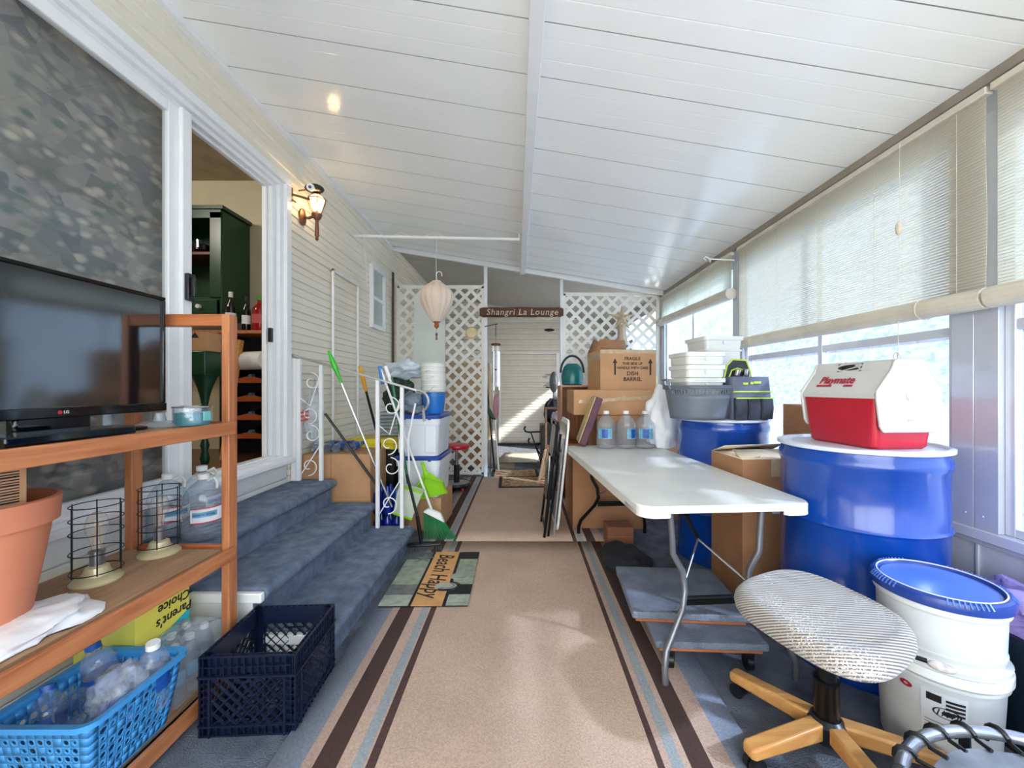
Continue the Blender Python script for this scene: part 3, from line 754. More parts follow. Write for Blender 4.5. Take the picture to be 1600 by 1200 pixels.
# baby-supplies carton, upside down
pc = thing('diaper_carton', 'yellow and white nappy carton standing upside down on the bottom shelf', 'carton', (-1.49, 1.53, .083))
yel = mat('carton_yellow', rgb(240, 226, 96), .4, var=.03); cy = mat('carton_cyan', rgb(30, 186, 200), .4); olive = mat('carton_olive', rgb(196, 194, 84), .4); tealc = mat('carton_teal', rgb(20, 110, 112), .4)
b = MB(); b.box(-.11, .11, -.115, .115, 0, .43); b.build('carton_body', yel, pc, bevel=.002)
b = MB(); b.add([(.1105, -.115, .14), (.1105, .115, .20), (.1105, .115, .245), (.1105, -.115, .17)], [(0,1,2,3)])
b.k = 1; b.add([(.1104, -.115, .001), (.1104, .115, .001), (.1104, .115, .20), (.1104, -.115, .14)], [(0,1,2,3)])
b.k = 2; b.add([(-.11, -.1155, .14), (.11, -.1155, .14), (.11, -.1155, .43), (-.11, -.1155, .43)], [(0,1,2,3)])
b.k = 3; b.add([(-.11, -.1156, .0), (.11, -.1156, .0), (.11, -.1156, .155), (-.11, -.1156, .155)], [(0,1,2,3)])
b.build('carton_print', [cy, lab_w, olive, tealc], pc)
Mx = frame((.1112, .03, .295), (0, -1, 0), (0, 0, -1))
text("Parent's", ink, pc, frame((.1112, .045, .26), (0, -1, 0), (0, 0, -1)), .05, .0004, shear=.1, bold=.0008)
text("Choice", ink, pc, frame((.1112, .045, .31), (0, -1, 0), (0, 0, -1)), .05, .0004, shear=.1, bold=.0008)
text("Pa", ink, pc, frame((-.03, -.1162, .22), (-1, 0, 0), (0, 0, -1)), .06, .0004, shear=.1, bold=.0008)
b = MB(); b.lathe([(.045, 0), (.045, .0006)], seg=24, sx=1.1, sy=.42); b.T = None
o = b.build('oval_print', mat('print_brown', rgb(90, 80, 60), .5), pc); o.matrix_local = frame((.1106, .03, .375), (0, 1, 0), (0, 0, 1))
# bottles of water
def bottle(loc, label, rot, group, r=.032, h=.21, cat='bottle', capm=None, parts=True):
    t = thing('water_bottle', label, cat, loc, 0, group, rot)
    k = r/.032; q = h/.21
    pr = [(.024, 0), (.031, .006), (.032, .02), (.029, .03), (.032, .04), (.029, .052), (.032, .064), (.032, .125), (.030, .14), (.032, .15), (.022, .178), (.012, .19), (.012, .196)]
    b = MB(); b.lathe([(a*k, z*q) for a, z in pr], seg=18); b.build('bottle_body', jug_p, t)
    b = MB(); b.lathe([(.0145*k, .193*q), (.0145*k, .21*q)], seg=14); b.build('cap', capm or white_p, t)
    b = MB(); b.lathe([(.0325*k, .07*q), (.0325*k, .12*q)], seg=18, c0=False, c1=False); b.build('label', lab_b if parts else lab_c, t)
    return t
pk = 'wrapped water bottles on the bottom shelf'
n_ = 0
for i, yy in enumerate((1.455, 1.523, 1.591)):
    for j, xx in enumerate((-1.345, -1.275)):
        nm = ['nearest', 'middle', 'farthest'][i]; sd = ['left', 'right'][j]
        bottle((xx, yy, .083), 'small water bottle beside the yellow carton, %s one of the %s row' % (nm, sd), (0, 0, 0), pk, parts=False)
b = MB()
def wrap(u, v):
    a = u*2*PI; z = .30*v
    pr = 1+.05*noise.noise(Vector((math.cos(a)*4, math.sin(a)*4, z*30)))
    cx, cy = -1.31, 1.523
    X = .072*pr*max(-1, min(1, 1.5*math.cos(a))); Y = .11*pr*max(-1, min(1, 1.5*math.sin(a)))
    top = 1 if v < .7 else 1-(v-.7)*2.6
    return (cx+X*top, cy+Y*top, .085+min(z, .215+.01*math.sin(a*5)))
b.sheet(wrap, 48, 14)
tag(b.build('shrink_wrap', film_m, smooth=60), 'clear shrink wrap around the small water bottles beside the yellow carton', 'shrink wrap')

# laundry basket with round holes
def holed(b, fn, nu, nv, rad, seg=8):
    """fn(u,v) with u,v in 0..1 ; rad(i,j) radius as share of half a cell (0 = no hole)"""
    for i in range(nu):
        for j in range(nv):
            q = rad(i, j); c = ((i+.5)/nu, (j+.5)/nv)
            if not isinstance(q, tuple) and q <= 0:
                b.add([fn(i/nu, j/nv), fn((i+1)/nu, j/nv), fn((i+1)/nu, (j+1)/nv), fn(i/nu, (j+1)/nv)], [(0,1,2,3)]); continue
            qq = q if isinstance(q, tuple) else (q, q)
            inner = []; outer = []
            for k in range(seg):
                a = 2*PI*(k+.5)/seg; ca, sa = math.cos(a), math.sin(a); m_ = max(abs(ca), abs(sa))
                inner.append(fn(c[0]+ca*qq[0]*.5/nu, c[1]+sa*qq[1]*.5/nv)); outer.append(fn(c[0]+ca/m_*.5/nu, c[1]+sa/m_*.5/nv))
            b.add(inner+outer, [(k, (k+1) % seg, seg+(k+1) % seg, seg+k) for k in range(seg)])
            cs = [fn(c[0]+sx_*.5/nu, c[1]+sy_*.5/nv) for sx_, sy_ in ((1,1),(-1,1),(-1,-1),(1,-1))]
            # corner fillers
            for (a0, cc) in zip((0, 2, 4, 6), cs):
                k0 = a0; k1 = a0+1
                b.add([outer[k0], cc, outer[k1]], [(0,1,2)])
bk = thing('laundry_basket', 'light blue plastic basket with round holes on the bottom shelf, full of bottles', 'basket', (-1.325, 1.235, .086))
bb = mat('basket_blue', rgb(64, 150, 216), .35, var=.04)
b = MB(); W2, D2, HH = .135, .148, .235
def side(cx0, cy0, cx1, cy1):
    def fn(u, v):
        t = .80+.20*v
        bul = 1+.02*math.sin(v*PI)
        return ((cx0+(cx1-cx0)*u)*t*bul, (cy0+(cy1-cy0)*u)*t*bul, .01+v*(HH-.03))
    return fn
rr_ = random.Random(5)
def rad(nu, nv):
    return lambda i, j: 0 if (i in (0, nu-1) or j == 0 or j == nv-1 or rr_.random() < .25) else rr_.choice((.35, .5, .62, .75))
for c_ in ((-W2, -D2, W2, -D2), (W2, -D2, W2, D2), (W2, D2, -W2, D2), (-W2, D2, -W2, -D2)):
    b.k = 0; holed(b, side(*c_), 11, 8, rad(11, 8))
b.build('basket_wall', bb, bk, solid=.003, off=0)
b = MB(); b.box(-W2*.8, W2*.8, -D2*.8, D2*.8, .004, .01); b.build('basket_bottom', bb, bk)
b = MB(); b.loft([rrect(2*W2+.0, 2*D2+.0, .02, HH-.03), rrect(2*W2+.008, 2*D2+.008, .024, HH-.004), rrect(2*W2+.045, 2*D2+.045, .04, HH+.0), rrect(2*W2+.047, 2*D2+.047, .04, HH-.012), rrect(2*W2+.040, 2*D2+.040, .04, HH-.013), rrect(2*W2+.038, 2*D2+.038, .04, HH-.004)], False, False)
b.build('rim', bb, bk, solid=.003, off=0)
bg = 'containers heaped in the blue basket'
bottle((-1.235, 1.33, .17), 'upright clear bottle at the far corner of the blue basket', (.12, .1, 0), bg, .042, .235)
bottle((-1.375, 1.335, .16), 'dark-labelled clear bottle at the back of the blue basket', (.1, -.2, 0), bg, .045, .24, capm=lab_b)
bottle((-1.40, 1.17, .14), 'blue-labelled clear bottle leaning at the left of the blue basket', (-.25, -.3, 0), bg, .04, .2, capm=lab_b)
tb = thing('plastic_tub', 'clear moulded plastic tub lying tipped on top of the blue basket', 'tub', (-1.325, 1.21, .215), 0, bg, (R(38), R(18), R(20)))
b = MB(); b.loft([rrect(.09, .07, .03, 0), rrect(.115, .09, .04, .15), rrect(.105, .085, .04, .15), rrect(.08, .06, .03, .006)], True, True); b.build('tub_wall', clear_p, tb)
b = MB(); b.box(-.03, -.018, -.049, -.044, .01, .14); b.box(.012, .026, -.049, -.044, .01, .14); b.box(-.05, -.03, -.049, -.044, .09, .12); b.build('ridge', lab_w, tb, bevel=.002)
b = crumple((0, 0, 0), (.062, .065, .065), .3, 1.8, 8)
tag(b.build('plastic_bag', film_m, smooth=60), 'filmy clear bag bulging from the middle of the blue basket', 'plastic bag', bg, (-1.26, 1.235, .30))
b = crumple((0, 0, 0), (.05, .05, .045), .2, 1.5, 12)
tag(b.build('blue_cup', mat('pale_blue_plastic', rgb(96, 130, 200), .3), smooth=60), 'pale blue wrapped bundle inside the filmy bag in the blue basket', 'bundle', bg, (-1.25, 1.23, .235))

# milk crate
mc = thing('milk_crate', 'dark navy milk crate with diagonal lattice sides at the foot of the steps', 'crate', (-.985, 1.575, .001), R(3))
mcm = mat('navy_crate_plastic', rgb(20, 28, 52), .3, var=.06)
cw = .167; ch = .285
def crate_side(T):
    b = MB(); b.T = T      # local: u along x, z up, thickness along y outwards
    t = .006
    b.box(-cw, cw, -t, 0, ch-.006, ch); b.box(-cw, cw, -t-.006, 0, ch-.075, ch-.069); b.box(-cw, cw, -t, 0, 0, .006); b.box(-cw, cw, -t-.004, 0, .036, .042)
    b.box(-cw, -cw+.006, -t, 0, 0, ch); b.box(cw-.006, cw, -t, 0, 0, ch); b.box(-cw+.035, -cw+.041, -t-.004, 0, 0, ch-.07); b.box(cw-.041, cw-.035, -t-.004, 0, 0, ch-.07)
    b.box(-cw, cw, .010, .012, ch-.07, ch); b.box(-cw, cw, .010, .012, 0, .04); b.box(-cw, -cw+.038, .010, .012, 0, ch); b.box(cw-.038, cw, .010, .012, 0, ch)
    for k in range(14): x = -cw+.012+k*.0238; b.box(x, x+.003, -t, .011, ch-.072, ch)
    for k in range(14): x = -cw+.012+k*.0238; b.box(x, x+.003, -t, .011, 0, .04)
    b.box(-cw, cw, -t, .011, ch-.040, ch-.037)
    for k in range(6):
        z = .07+k*.024
        for s_ in (-1, 1): b.box(min(s_*cw, s_*(cw-.038)), max(s_*cw, s_*(cw-.038)), -t, .011, z, z+.003)
    for sgn in (1, -1):
        for k in range(-9, 12):
            p = (k*.040, .04); d = (.7071*sgn, .7071); c = clip(p, d, -cw+.038, cw-.038, .04, ch-.07)
            if c:
                a0 = (p[0]+d[0]*c[0], -.0, p[1]+d[1]*c[0]); a1 = (p[0]+d[0]*c[1], -.0, p[1]+d[1]*c[1])
                b.bar(a0, a1, .009, .0035, up=(-d[1], 0, d[0]))
    # hand hole rim
    for i in range(2):
        pass
    b.tube([(-.05, 0, ch-.07), (-.038, 0, ch-.095), (.038, 0, ch-.095), (.05, 0, ch-.07)], .004, 6)
    return b
for k in range(4):
    T = Matrix.Rotation(k*PI/2, 4, 'Z') @ Matrix.Translation((0, -cw+.006, 0))
    crate_side(T).build('crate_side', mcm, mc)
b = MB()
for k in range(-5, 6):
    b.box(-cw+.01, cw-.01, k*.03-.002, k*.03+.002, .004, .012); b.box(k*.03-.002, k*.03+.002, -cw+.01, cw-.01, .004, .012)
b.build('crate_bottom', mcm, mc)
# ================================================================== inside the doorway
gr = mat('green_cabinet_paint', rgb(14, 62, 42), .3, var=.06)
hu = thing('hutch', 'dark green hutch with open shelves seen through the doorway', 'hutch', (-2.36, 3.12, 1.795))
b = MB(); b.box(-.72, -.70, 0, .32, 0, .84); b.box(-.02, 0, 0, .32, 0, .84); b.box(-.70, -.02, .30, .32, 0, .84); b.box(-.74, .02, -.02, .32, .84, .87); b.box(-.70, -.02, 0, .3, 0, .02); b.box(-.70, -.02, 0, .3, .13, .15)
b.build('carcass', gr, hu, bevel=.003)
b = MB(); b.box(-.09, -.0, -.012, 0, .15, .82); b.box(-.72, 0, -.012, 0, .77, .84); b.build('face_frame', gr, hu, bevel=.003)
b = MB(); b.box(-.70, -.02, .0, .3, .49, .51); b.build('shelf', mat('red_brown_shelf', rgb(104, 52, 34), .4), hu)
b = MB(); b.box(-.68, -.03, -.02, 0, .02, .13); dd = b.build('drawer', gr, hu, bevel=.004)
b = MB(); b.tube([(-.16, -.02, .075), (-.16, -.045, .075)], .016, 14); b.build('knob', white_p, dd)
cn = thing('counter', 'dark counter with an orange wooden edge and open rack in the inner room', 'counter', (-2.33, 3.06, .70))
b = MB(); b.box(-.8, .43, 0, .37, .955, .98); b.build('countertop', wood_o, cn, bevel=.003)
b = MB(); b.box(-.02, .0, .02, .36, 0, .955); b.box(.41, .43, .02, .36, 0, .955); b.box(0, .41, .34, .36, 0, .955); b.build('side_panel', black_p, cn)
for k in range(4):
    b = MB(); pr = [(.0, .0), (0, .05)]+[(x/100, .05-.018*(1-math.cos((x-0)/41*2*PI*2))/2) for x in range(1, 41)]+[(.41, .05), (.41, 0)]
    b.T = Matrix.Translation((0, 0, .14+.145*k)); b.prism(pr, 'y', .03, .05); b.box(0, .41, .05, .3, -.002, .012); b.build('rack_rail', mat('rack_orange_wood%d' % k, rgb(176, 84, 40), .4), cn)
for k in range(4):
    w_ = thing('wine_bottle', 'dark wine bottle lying in the rack, %s level' % ['bottom', 'second', 'third', 'top'][k] + ' from the floor', 'bottle', (-2.12, 3.09, .70+.192+.145*k), 0, 'wine bottles in the rack', (-PI/2, 0, 0))
    b = MB(); b.lathe([(.012, 0), (.013, .07), (.038, .12), (.038, .27)], seg=20); b.build('bottle_body', black_gloss, w_)
    b = MB(); b.lathe([(.0145, -.002), (.0145, .04)], seg=14); b.build('foil', mat('foil_%d' % k, rgb(120, 140, 170), .3, metal=.5), w_)
pr_ = thing('paper_roll', 'white paper towel roll lying under the orange counter edge', 'paper roll', (-2.19, 3.10, 1.445), 0, None, (PI/2, 0, PI/2-.35))
b = MB(); b.lathe([(.02, 0), (.07, 0), (.07, .27), (.02, .27)], seg=32, c0=False, c1=False); b.build('roll', white_p, pr_)
b = MB(); b.lathe([(.021, .001), (.021, .27)], seg=20, c0=True); b.build('core', card_d, pr_)
bn = 'bottles on the inner room counter'
def liquor(x, y, label, body, capm, r, h, kind=0, labm=None):
    t = thing('liquor_bottle', label, 'bottle', (x, y, 1.681), 0, bn)
    b = MB(); b.lathe([(r*.9, 0), (r, .01), (r, h*.55), (r*.9, h*.64), (r*.36, h*.76), (r*.34, h*.9)], seg=20); b.build('bottle_body', body, t)
    b = MB(); b.lathe([(r*.42, h*.86), (r*.42, h)], seg=16); b.build('cap', capm, t)
    if labm:
        b = MB(); b.lathe([(r*1.01, h*.2), (r*1.01, h*.45)], seg=20, c0=False, c1=False); b.build('label', labm, t)
dkred = mat('dark_red_glass', rgb(150, 22, 26), .12); dkg = mat('dark_glass', rgb(18, 20, 22), .08); grn_c = mat('lime_cap', rgb(70, 150, 40), .4); org_c = mat('orange_cap', rgb(190, 80, 50), .4)
liquor(-2.27, 3.09, 'bottle with white foil neck, left of the others on the counter', dkg, white_p, .036, .30, labm=lab_w)
liquor(-2.17, 3.12, 'black bottle with pale label left of the red bottle', dkg, black_p, .03, .27, labm=lab_w)
liquor(-2.13, 3.24, 'dark bottle with orange cap behind the black bottle', dkg, org_c, .03, .29)
liquor(-2.06, 3.12, 'big red bottle with lime green cap on the counter', dkred, grn_c, .055, .28, labm=mat('pinkred_label', rgb(196, 80, 80), .5))
liquor(-1.965, 3.2, 'red-brown bottle with black cap at the counter\'s right end', dkred, black_p, .035, .27)
cx_ = thing('carton', 'small tan carton beneath the counter left of the leaning plank', 'carton', (-2.26, 2.80, 1.491))
b = MB(); b.box(-.1, .09, -.06, .06, 0, .13); b.build('carton_body', card, cx_, bevel=.003)
b = MB(); b.add([(-.03, -.061, .09), (.03, -.061, .09), (0, -.061, .13)], [(0,1,2)]); b.build('triangle_print', ink, cx_)
gs = thing('turned_leg_table', 'green painted side table with turned leg inside the doorway', 'side table', (-2.27, 2.80, .70))
b = MB(); b.box(-.11, .11, -.10, .10, .62, .79); b.build('table_body', gr, gs, bevel=.01)
b = MB(); b.lathe([(.022, 0), (.03, .04), (.018, .09), (.028, .13), (.018, .17), (.02, .42), (.03, .48), (.045, .54), (.08, .63)], (.03, -.0, 0), 20); b.build('leg', gr, gs)
b = MB(); b.bar((-2.22, 2.94, .702), (-2.155, 3.04, 1.60), .045, .02); tag(b.build('plank', pale_wood, bevel=.002), 'bare wooden plank leaning inside the doorway against the counter', 'plank')
ds = thing('camera_gadget', 'small black and chrome gadget on the green hutch shelf', 'gadget', (-2.56, 3.19, 2.305))
b = MB(); b.lathe([(.07, 0), (.085, .02), (.08, .06), (.03, .08)], seg=20); b.build('gadget_body', black_gloss, ds)
b = MB(); b.tube([(-.09, -.03, 0), (-.09, -.03, .1)], [.014, .018], 10); b.tube([(.02, -.08, .03), (.02, -.08, .09)], .012, 10); b.build('trim_piece', chrome, ds)

# ================================================================== house wall fixtures
sc = thing('wall_lantern', 'lit bronze coach lantern with frosted panes beside the sliding door', 'wall lamp', (XL, 3.17, 2.60))
brz = mat('bronze', rgb(128, 86, 66), .4, metal=.6, var=.1)
b = MB(); b.T = Matrix.Rotation(PI/2, 4, 'Y'); b.lathe([(.045, -.0), (.045, .012), (.025, .022)], seg=24, sx=1.5); b.build('wall_plate', brz, sc)
b = MB(); b.tube([(.02, 0, 0), (.05, 0, -.01), (.08, 0, .0), (.105, 0, .02)], .011, 8); b.build('arm', brz, sc)
LX = .12
b = MB(); b.lathe([(.005, -.19), (.014, -.178), (.010, -.165), (.017, -.15), (.012, -.03), (.03, -.01), (.04, .02), (.03, .03)], (LX, 0, 0), 16); b.build('tail', brz, sc)
b = MB()
for k in range(6):
    a = k*PI/3; b.tube([(LX+.034*math.cos(a), .034*math.sin(a), .03), (LX+.072*math.cos(a), .072*math.sin(a), .135), (LX+.03*math.cos(a), .03*math.sin(a), .175)], .004, 6)
for z, q in ((.03, .034), (.135, .072)): b.tube([(LX+q*math.cos(k*PI/3), q*math.sin(k*PI/3), z) for k in range(6)], .004, 6, True)
b.lathe([(.034, .172), (.03, .18), (.012, .195)], (LX, 0, 0), 12)
b.build('cage', brz, sc)
b = MB(); b.lathe([(.032, .032), (.068, .133), (.03, .172)], (LX, 0, 0), 6, c0=False, c1=False); b.build('lantern_glass', glow_mat('frosted_warm_pane', (1, .95, .8), (1, .9, .66), .5), sc)
b = MB(); b.ball((LX, 0, .085), (.022, .022, .03)); b.build('bulb', mat('lit_bulb', (1, .9, .7), .5, em=(1, .78, .42), es=14), sc)
lp_ = bpy.data.lights.new('lantern_light', 'POINT'); lp_.energy = 2.6; lp_.color = (1, .72, .38); lp_.shadow_soft_size = .03
lo = bpy.data.objects.new('lantern_light', lp_); C.objects.link(lo); lo.location = (XL+LX, 3.17, 2.69)
se = thing('security_camera', 'small dark camera with white lens ring above the wall lantern', 'security camera', (XL+.11, 3.15, 2.815))
b = MB(); b.ball((0, 0, 0), (.075, .06, .032)); b.build('camera_body', black_p, se)
b = MB(); b.tube([(.0, -.045, -.012), (.0, -.066, -.018)], .028, 20); b.build('lens_ring', white_p, se)
b = MB(); b.tube([(.0, -.060, -.017), (.0, -.069, -.019)], .012, 16); b.build('lens', mat('lens_grey', rgb(90, 100, 130), .1), se)
b = MB(); b.tube([(-.11, -.03, -.03), (-.03, -.01, -.01)], .006, 8); b.build('bracket', brz, se)
hk = thing('wall_bracket', 'small bronze hinge bracket on the door trim left of the lantern', 'bracket', (XL+.03, 2.985, 2.69))
b = MB(); b.box(-.012, .0, -.01, .01, -.05, .05); b.bar((0, 0, .0), (.09, .08, .0), .012, .014); b.tube([(0, 0, -.04), (.02, .01, -.055)], .006, 6); b.build('bracket_arm', brz, hk)

wf = thing('metal_frame', 'thin white rectangular metal frame leaning flat on the siding', 'frame', (XL+.012, 0, 0))
b = MB()
for y in (3.65, 4.20): b.box(0, .018, y-.012, y+.012, .72, 2.33)
b.box(0, .018, 3.638, 4.212, 2.306, 2.33); b.box(0, .018, 3.662, 4.188, .72, .744)
b.build('frame_bar', white_metal, wf, bevel=.003)

# ceiling pole with the paper lantern
po = thing('hanging_pole', 'long white pole slung below the roof from house wall to beam', 'pole', (0, 4.1, 0))
b = MB(); b.bar((XL+.02, 0, 2.80), (-.03, 0, 2.765), .03, .026); b.build('pole_tube', white_vinyl, po, bevel=.004)
b = MB()
for x in (-1.35, -1.0): b.tube([(x, 0, 2.80), (x+.1, -.01, 2.84), (x+.2, 0, 2.79)], .003, 6)
b.tube([(-.03, 0, 2.765), (-.03, 0, 2.83)], .006, 6)
b.build('wire_hook', white_vinyl, po)
pl = thing('paper_lantern', 'pleated cream balloon lantern hanging from the white pole', 'lantern', (-.885, 4.1, 0))
cream = mat('cream_pleated_cloth', rgb(226, 206, 190), .7, var=.03)
b = MB(); prf = [(.045, 2.30), (.07, 2.315), (.13, 2.27), (.168, 2.22), (.178, 2.17), (.165, 2.11), (.135, 2.05), (.10, 1.99), (.07, 1.945), (.045, 1.915)]
rings = []
for q, z in prf:
    rings.append([((q*(1-.055*abs(math.sin(k*PI/8))))*math.cos(2*PI*k/128), (q*(1-.055*abs(math.sin(k*PI/8))))*math.sin(2*PI*k/128), z) for k in range(128)])
b.loft(rings, False, False); b.build('shade', cream, pl, smooth=50, sub=0)
b = MB(); b.lathe([(.045, 2.30), (.05, 2.325), (.048, 2.335)], seg=24); b.build('top_collar', cream, pl)
b = MB(); b.lathe([(.032, 1.918), (.034, 1.908), (.02, 1.9), (.024, 1.885), (.026, 1.868), (.012, 1.853), (.004, 1.84)], seg=20); b.build('finial', mat('orange_brown_wood', rgb(170, 92, 52), .4), pl)
b = MB(); b.tube([(0, 0, 1.85), (0, 0, 1.80)], .0015, 5); b.lathe([(.008, 1.80), (.013, 1.79), (.013, 1.777), (.006, 1.765)], seg=12); b.tube([(0, 0, 1.768), (0, 0, 1.73)], [.006, .012], 8); b.build('tassel', mat('tassel_brown', rgb(120, 92, 84), .6), pl)
b = MB(); b.tube([(0, 0, 2.335), (-.005, 0, 2.55), (0, 0, 2.77)], .002, 6); b.tube([(0, 0, 2.335)]+[(.025+.03*math.cos(a), 0, 2.40+.035*math.sin(a)) for a in [PI+.4-k*.5 for k in range(9)]], .005, 6); b.build('cord', white_vinyl, pl)
b = MB(); b.tube([(XL+.14, 4.05, 2.79), (XL+.12, 4.2, 2.3), (XL+.02, 4.4, 2.25)], .004, 6)
tag(b.build('hanging_wire', white_vinyl), 'thin white wire dropping from the pole along the house wall', 'wire')

# ================================================================== stair rail and things behind it
ry = 3.02
rl = thing('stair_railing', 'white wrought-iron stair railing with scrolls on the far side of the steps', 'railing', (0, ry, 0))
for x, z0, z1, wdt in ((-1.735, .53, 1.46, .035), (-1.70, .53, 1.455, .03), (-1.53, .53, 1.41, .026), (-1.10, .352 if False else .17, 1.30, .026), (-.915, .17, 1.245, .026)):
    b = MB(); b.box(x-wdt/2, x+wdt/2, -.013, .013, z0, z1); b.build('baluster', white_metal, rl, bevel=.002)
b = MB(); b.bar((-1.75, 0, 1.485), (-.80, 0, 1.215), .03, .016); b.build('handrail', mat('worn_rail', rgb(190, 188, 190), .3, metal=.5), rl, bevel=.003)
def spiral(cx, cz, r0, r1, a0, a1, n=26):
    return [(cx+(r0+(r1-r0)*k/n)*math.cos(a0+(a1-a0)*k/n), 0, cz+(r0+(r1-r0)*k/n)*math.sin(a0+(a1-a0)*k/n)) for k in range(n+1)]
for (x0, x1, zb, zt) in ((-1.69, -1.54, .55, 1.42), (-1.09, -.93, .25, 1.25)):
    xm = (x0+x1)/2; q = (x1-x0)/2-.005; hh = zt-zb
    for s_, zz in ((1, zb+hh*.84), (-1, zb+hh*.55), (1, zb+hh*.38), (-1, zb+hh*.10)):
        b = MB(); b.tube(spiral(xm+s_*.01, zz, q, q*.25, s_*PI/2, s_*PI/2-s_*PI*2.1), .0045, 6); b.build('scroll', white_metal, rl)
    b = MB(); b.tube([(x0, 0, zb+hh*.7), (xm, 0, zb+hh*.63), (x1, 0, zb+hh*.9)], .0045, 6); b.tube([(x1, 0, zb+hh*.28), (x0, 0, zb+hh*.02)], .0045, 6); b.build('scroll', white_metal, rl)
b = MB(); b.tube(spiral(-.80, 1.13, .085, .085, PI/2+.1, -PI/4-.2, 14)+[(-.745, 0, .98)], .011, 8); b.build('rail_end', mat('worn_rail_end', rgb(180, 178, 178), .3, metal=.6), rl)
b = crumple((0, 0, 0), (.06, .035, .15), .35, 2.0, 5)
b.v = [(x*(1.25-.9*max(0, z/.15)), y, z*1.35) for x, y, z in b.v]
o = tag(b.build('plastic_bag', film_m, smooth=60), 'clear shopping bag with red print hanging on the upper railing', 'plastic bag', None, (-1.61, 3.065, 1.05))
b = MB(); b.T = Matrix.Translation((-1.66, 3.02, .985))
for k in range(3): b.bar((-.03, 0, .03*k), (.035, -.005, .03*k+.012), .002, .014)
o2 = b.build('red_print', mat('print_red', rgb(196, 72, 60), .5)); o2.parent = o; o2.location = (1.61, -3.065, -1.05)

def cbox(name, label, x0, x1, y0, y1, z0, z1, m=card, rz=0, tape=True, group=None, cat='box'):
    cx, cy = (x0+x1)/2, (y0+y1)/2
    t = thing(name, label, cat, (cx, cy, z0), rz, group)
    hx, hy, h = (x1-x0)/2, (y1-y0)/2, z1-z0
    b = MB(); b.box(-hx, hx, -hy, hy, 0, h); b.build('box_body', m, t, bevel=.004)
    if tape:
        b = MB(); b.box(-.025, .025, -hy-.001, hy+.001, h-.0, h+.001); b.box(-.025, .025, -hy-.0015, -hy, h-.09, h); b.build('tape', tape_m, t)
    b = MB(); b.box(-hx+.002, hx-.002, -hy-.0008, -hy, h*.52, h*.52+.003); b.build('crease', card_d, t)
    return t
t = cbox('cardboard_box', 'large plain cardboard box standing behind the steps, under the bottles', -1.74, -1.20, 3.13, 3.50, .0, .71, tape=False)
b = MB(); b.box(-.042, -.036, -.188, -.185, 0, .71); b.build('edge_fold', card_d, t)
bt = thing('storage_bin', 'black storage tote with bright yellow lid behind the railing', 'storage bin', (-1.36, 3.72, 0))
b = MB(); b.loft([rrect(.44, .34, .04, 0), rrect(.5, .4, .05, .69)], True, True); b.build('bin_body', black_p, bt)
b = MB(); b.loft([rrect(.53, .43, .06, .69), rrect(.54, .44, .06, .735), rrect(.50, .40, .05, .74), rrect(.46, .36, .05, .775), rrect(.3, .24, .05, .78)]); b.build('lid', mat('yellow_lid', rgb(226, 206, 40), .35), bt, bevel=.003)
g2 = 'water bottles lying on the cardboard box'
for i, (x, y, q) in enumerate(((-1.66, 3.24, .4), (-1.58, 3.26, .2), (-1.50, 3.24, .1), (-1.42, 3.27, -.2))):
    t = bottle((x, y-.06, .745), 'clear bottle lying on the big cardboard box, %s from the wall' % ['first', 'second', 'third', 'fourth'][i], (-PI/2+.06, 0, q), g2, .034, .23, capm=lab_b)
b = MB(); b.box(-.12, .12, -.06, .06, 0, .07); tag(b.build('water_pack', mat('blue_wrap', rgb(24, 50, 150), .2, var=.3, vs=14, bump=.6, bs=20), bevel=.03, seg=3), 'blue-wrapped pack on the big cardboard box near the wall', 'pack', None, (-1.55, 3.40, .712))
# blue water packs on the floor
for i, (x, z) in enumerate(((-1.08, 0), (-1.08, .23))):
    t = thing('water_pack', ['dark blue shrink-wrapped bottle pack on the floor behind the railing', 'dark blue bottle pack on top of another behind the railing'][i], 'pack', (x, 3.22, z), 0, 'blue water packs')
    b = MB()
    for k in range(3):
        for j in range(2): b.lathe([(.034, .0), (.036, .01), (.036, .15), (.015, .20), (.014, .22)], (-.075+.075*k, -.037+.075*j, 0), 12)
    b.build('bottle_bodies', mat('deep_blue_wrap%d' % i, rgb(18, 44, 140), .15, var=.3, vs=20), t)['kind'] = 'stuff'

# white storage totes
tw = mat('tote_white', rgb(226, 232, 240), .4, var=.03, vs=3)
def tote(z, label, y=3.66, x=-.895):
    t = thing('storage_tote', label, 'storage tote', (x, y, z), R(-2), 'white totes with blue lids')
    h = .335
    b = MB(); b.loft([rrect(.34, .46, .04, 0), rrect(.365, .485, .045, h*.8), rrect(.385, .505, .045, h*.81), rrect(.39, .51, .045, h)], True, True); b.build('tote_body', tw, t)
    for s_ in (-1, 1):
        b = MB(); b.box(s_*.115-.05, s_*.115+.05, -.249, -.236, .03, h*.78); b.build('side_panel', tw, t, bevel=.006)
    b = MB(); b.loft([rrect(.402, .522, .05, h-.012), rrect(.41, .53, .05, h), rrect(.41, .53, .05, h+.014), rrect(.38, .50, .05, h+.022), rrect(.36, .48, .05, h+.015)]); b.build('lid', blue_lid, t)
    for s_ in (-1, 1):
        b = MB(); b.box(s_*.11-.012, s_*.11+.012, -.268, -.255, h-.02, h+.01); b.build('latch', blue_lid, t)
    return t
cbox('cardboard_box', 'cardboard box on the floor beneath the two white totes', -1.10, -.69, 3.42, 3.88, 0, .285, card, R(-2), False)
tote(.288, 'lower of two white storage totes with blue lids'); tote(.645, 'upper white storage tote with blue lid, buckets standing on it')
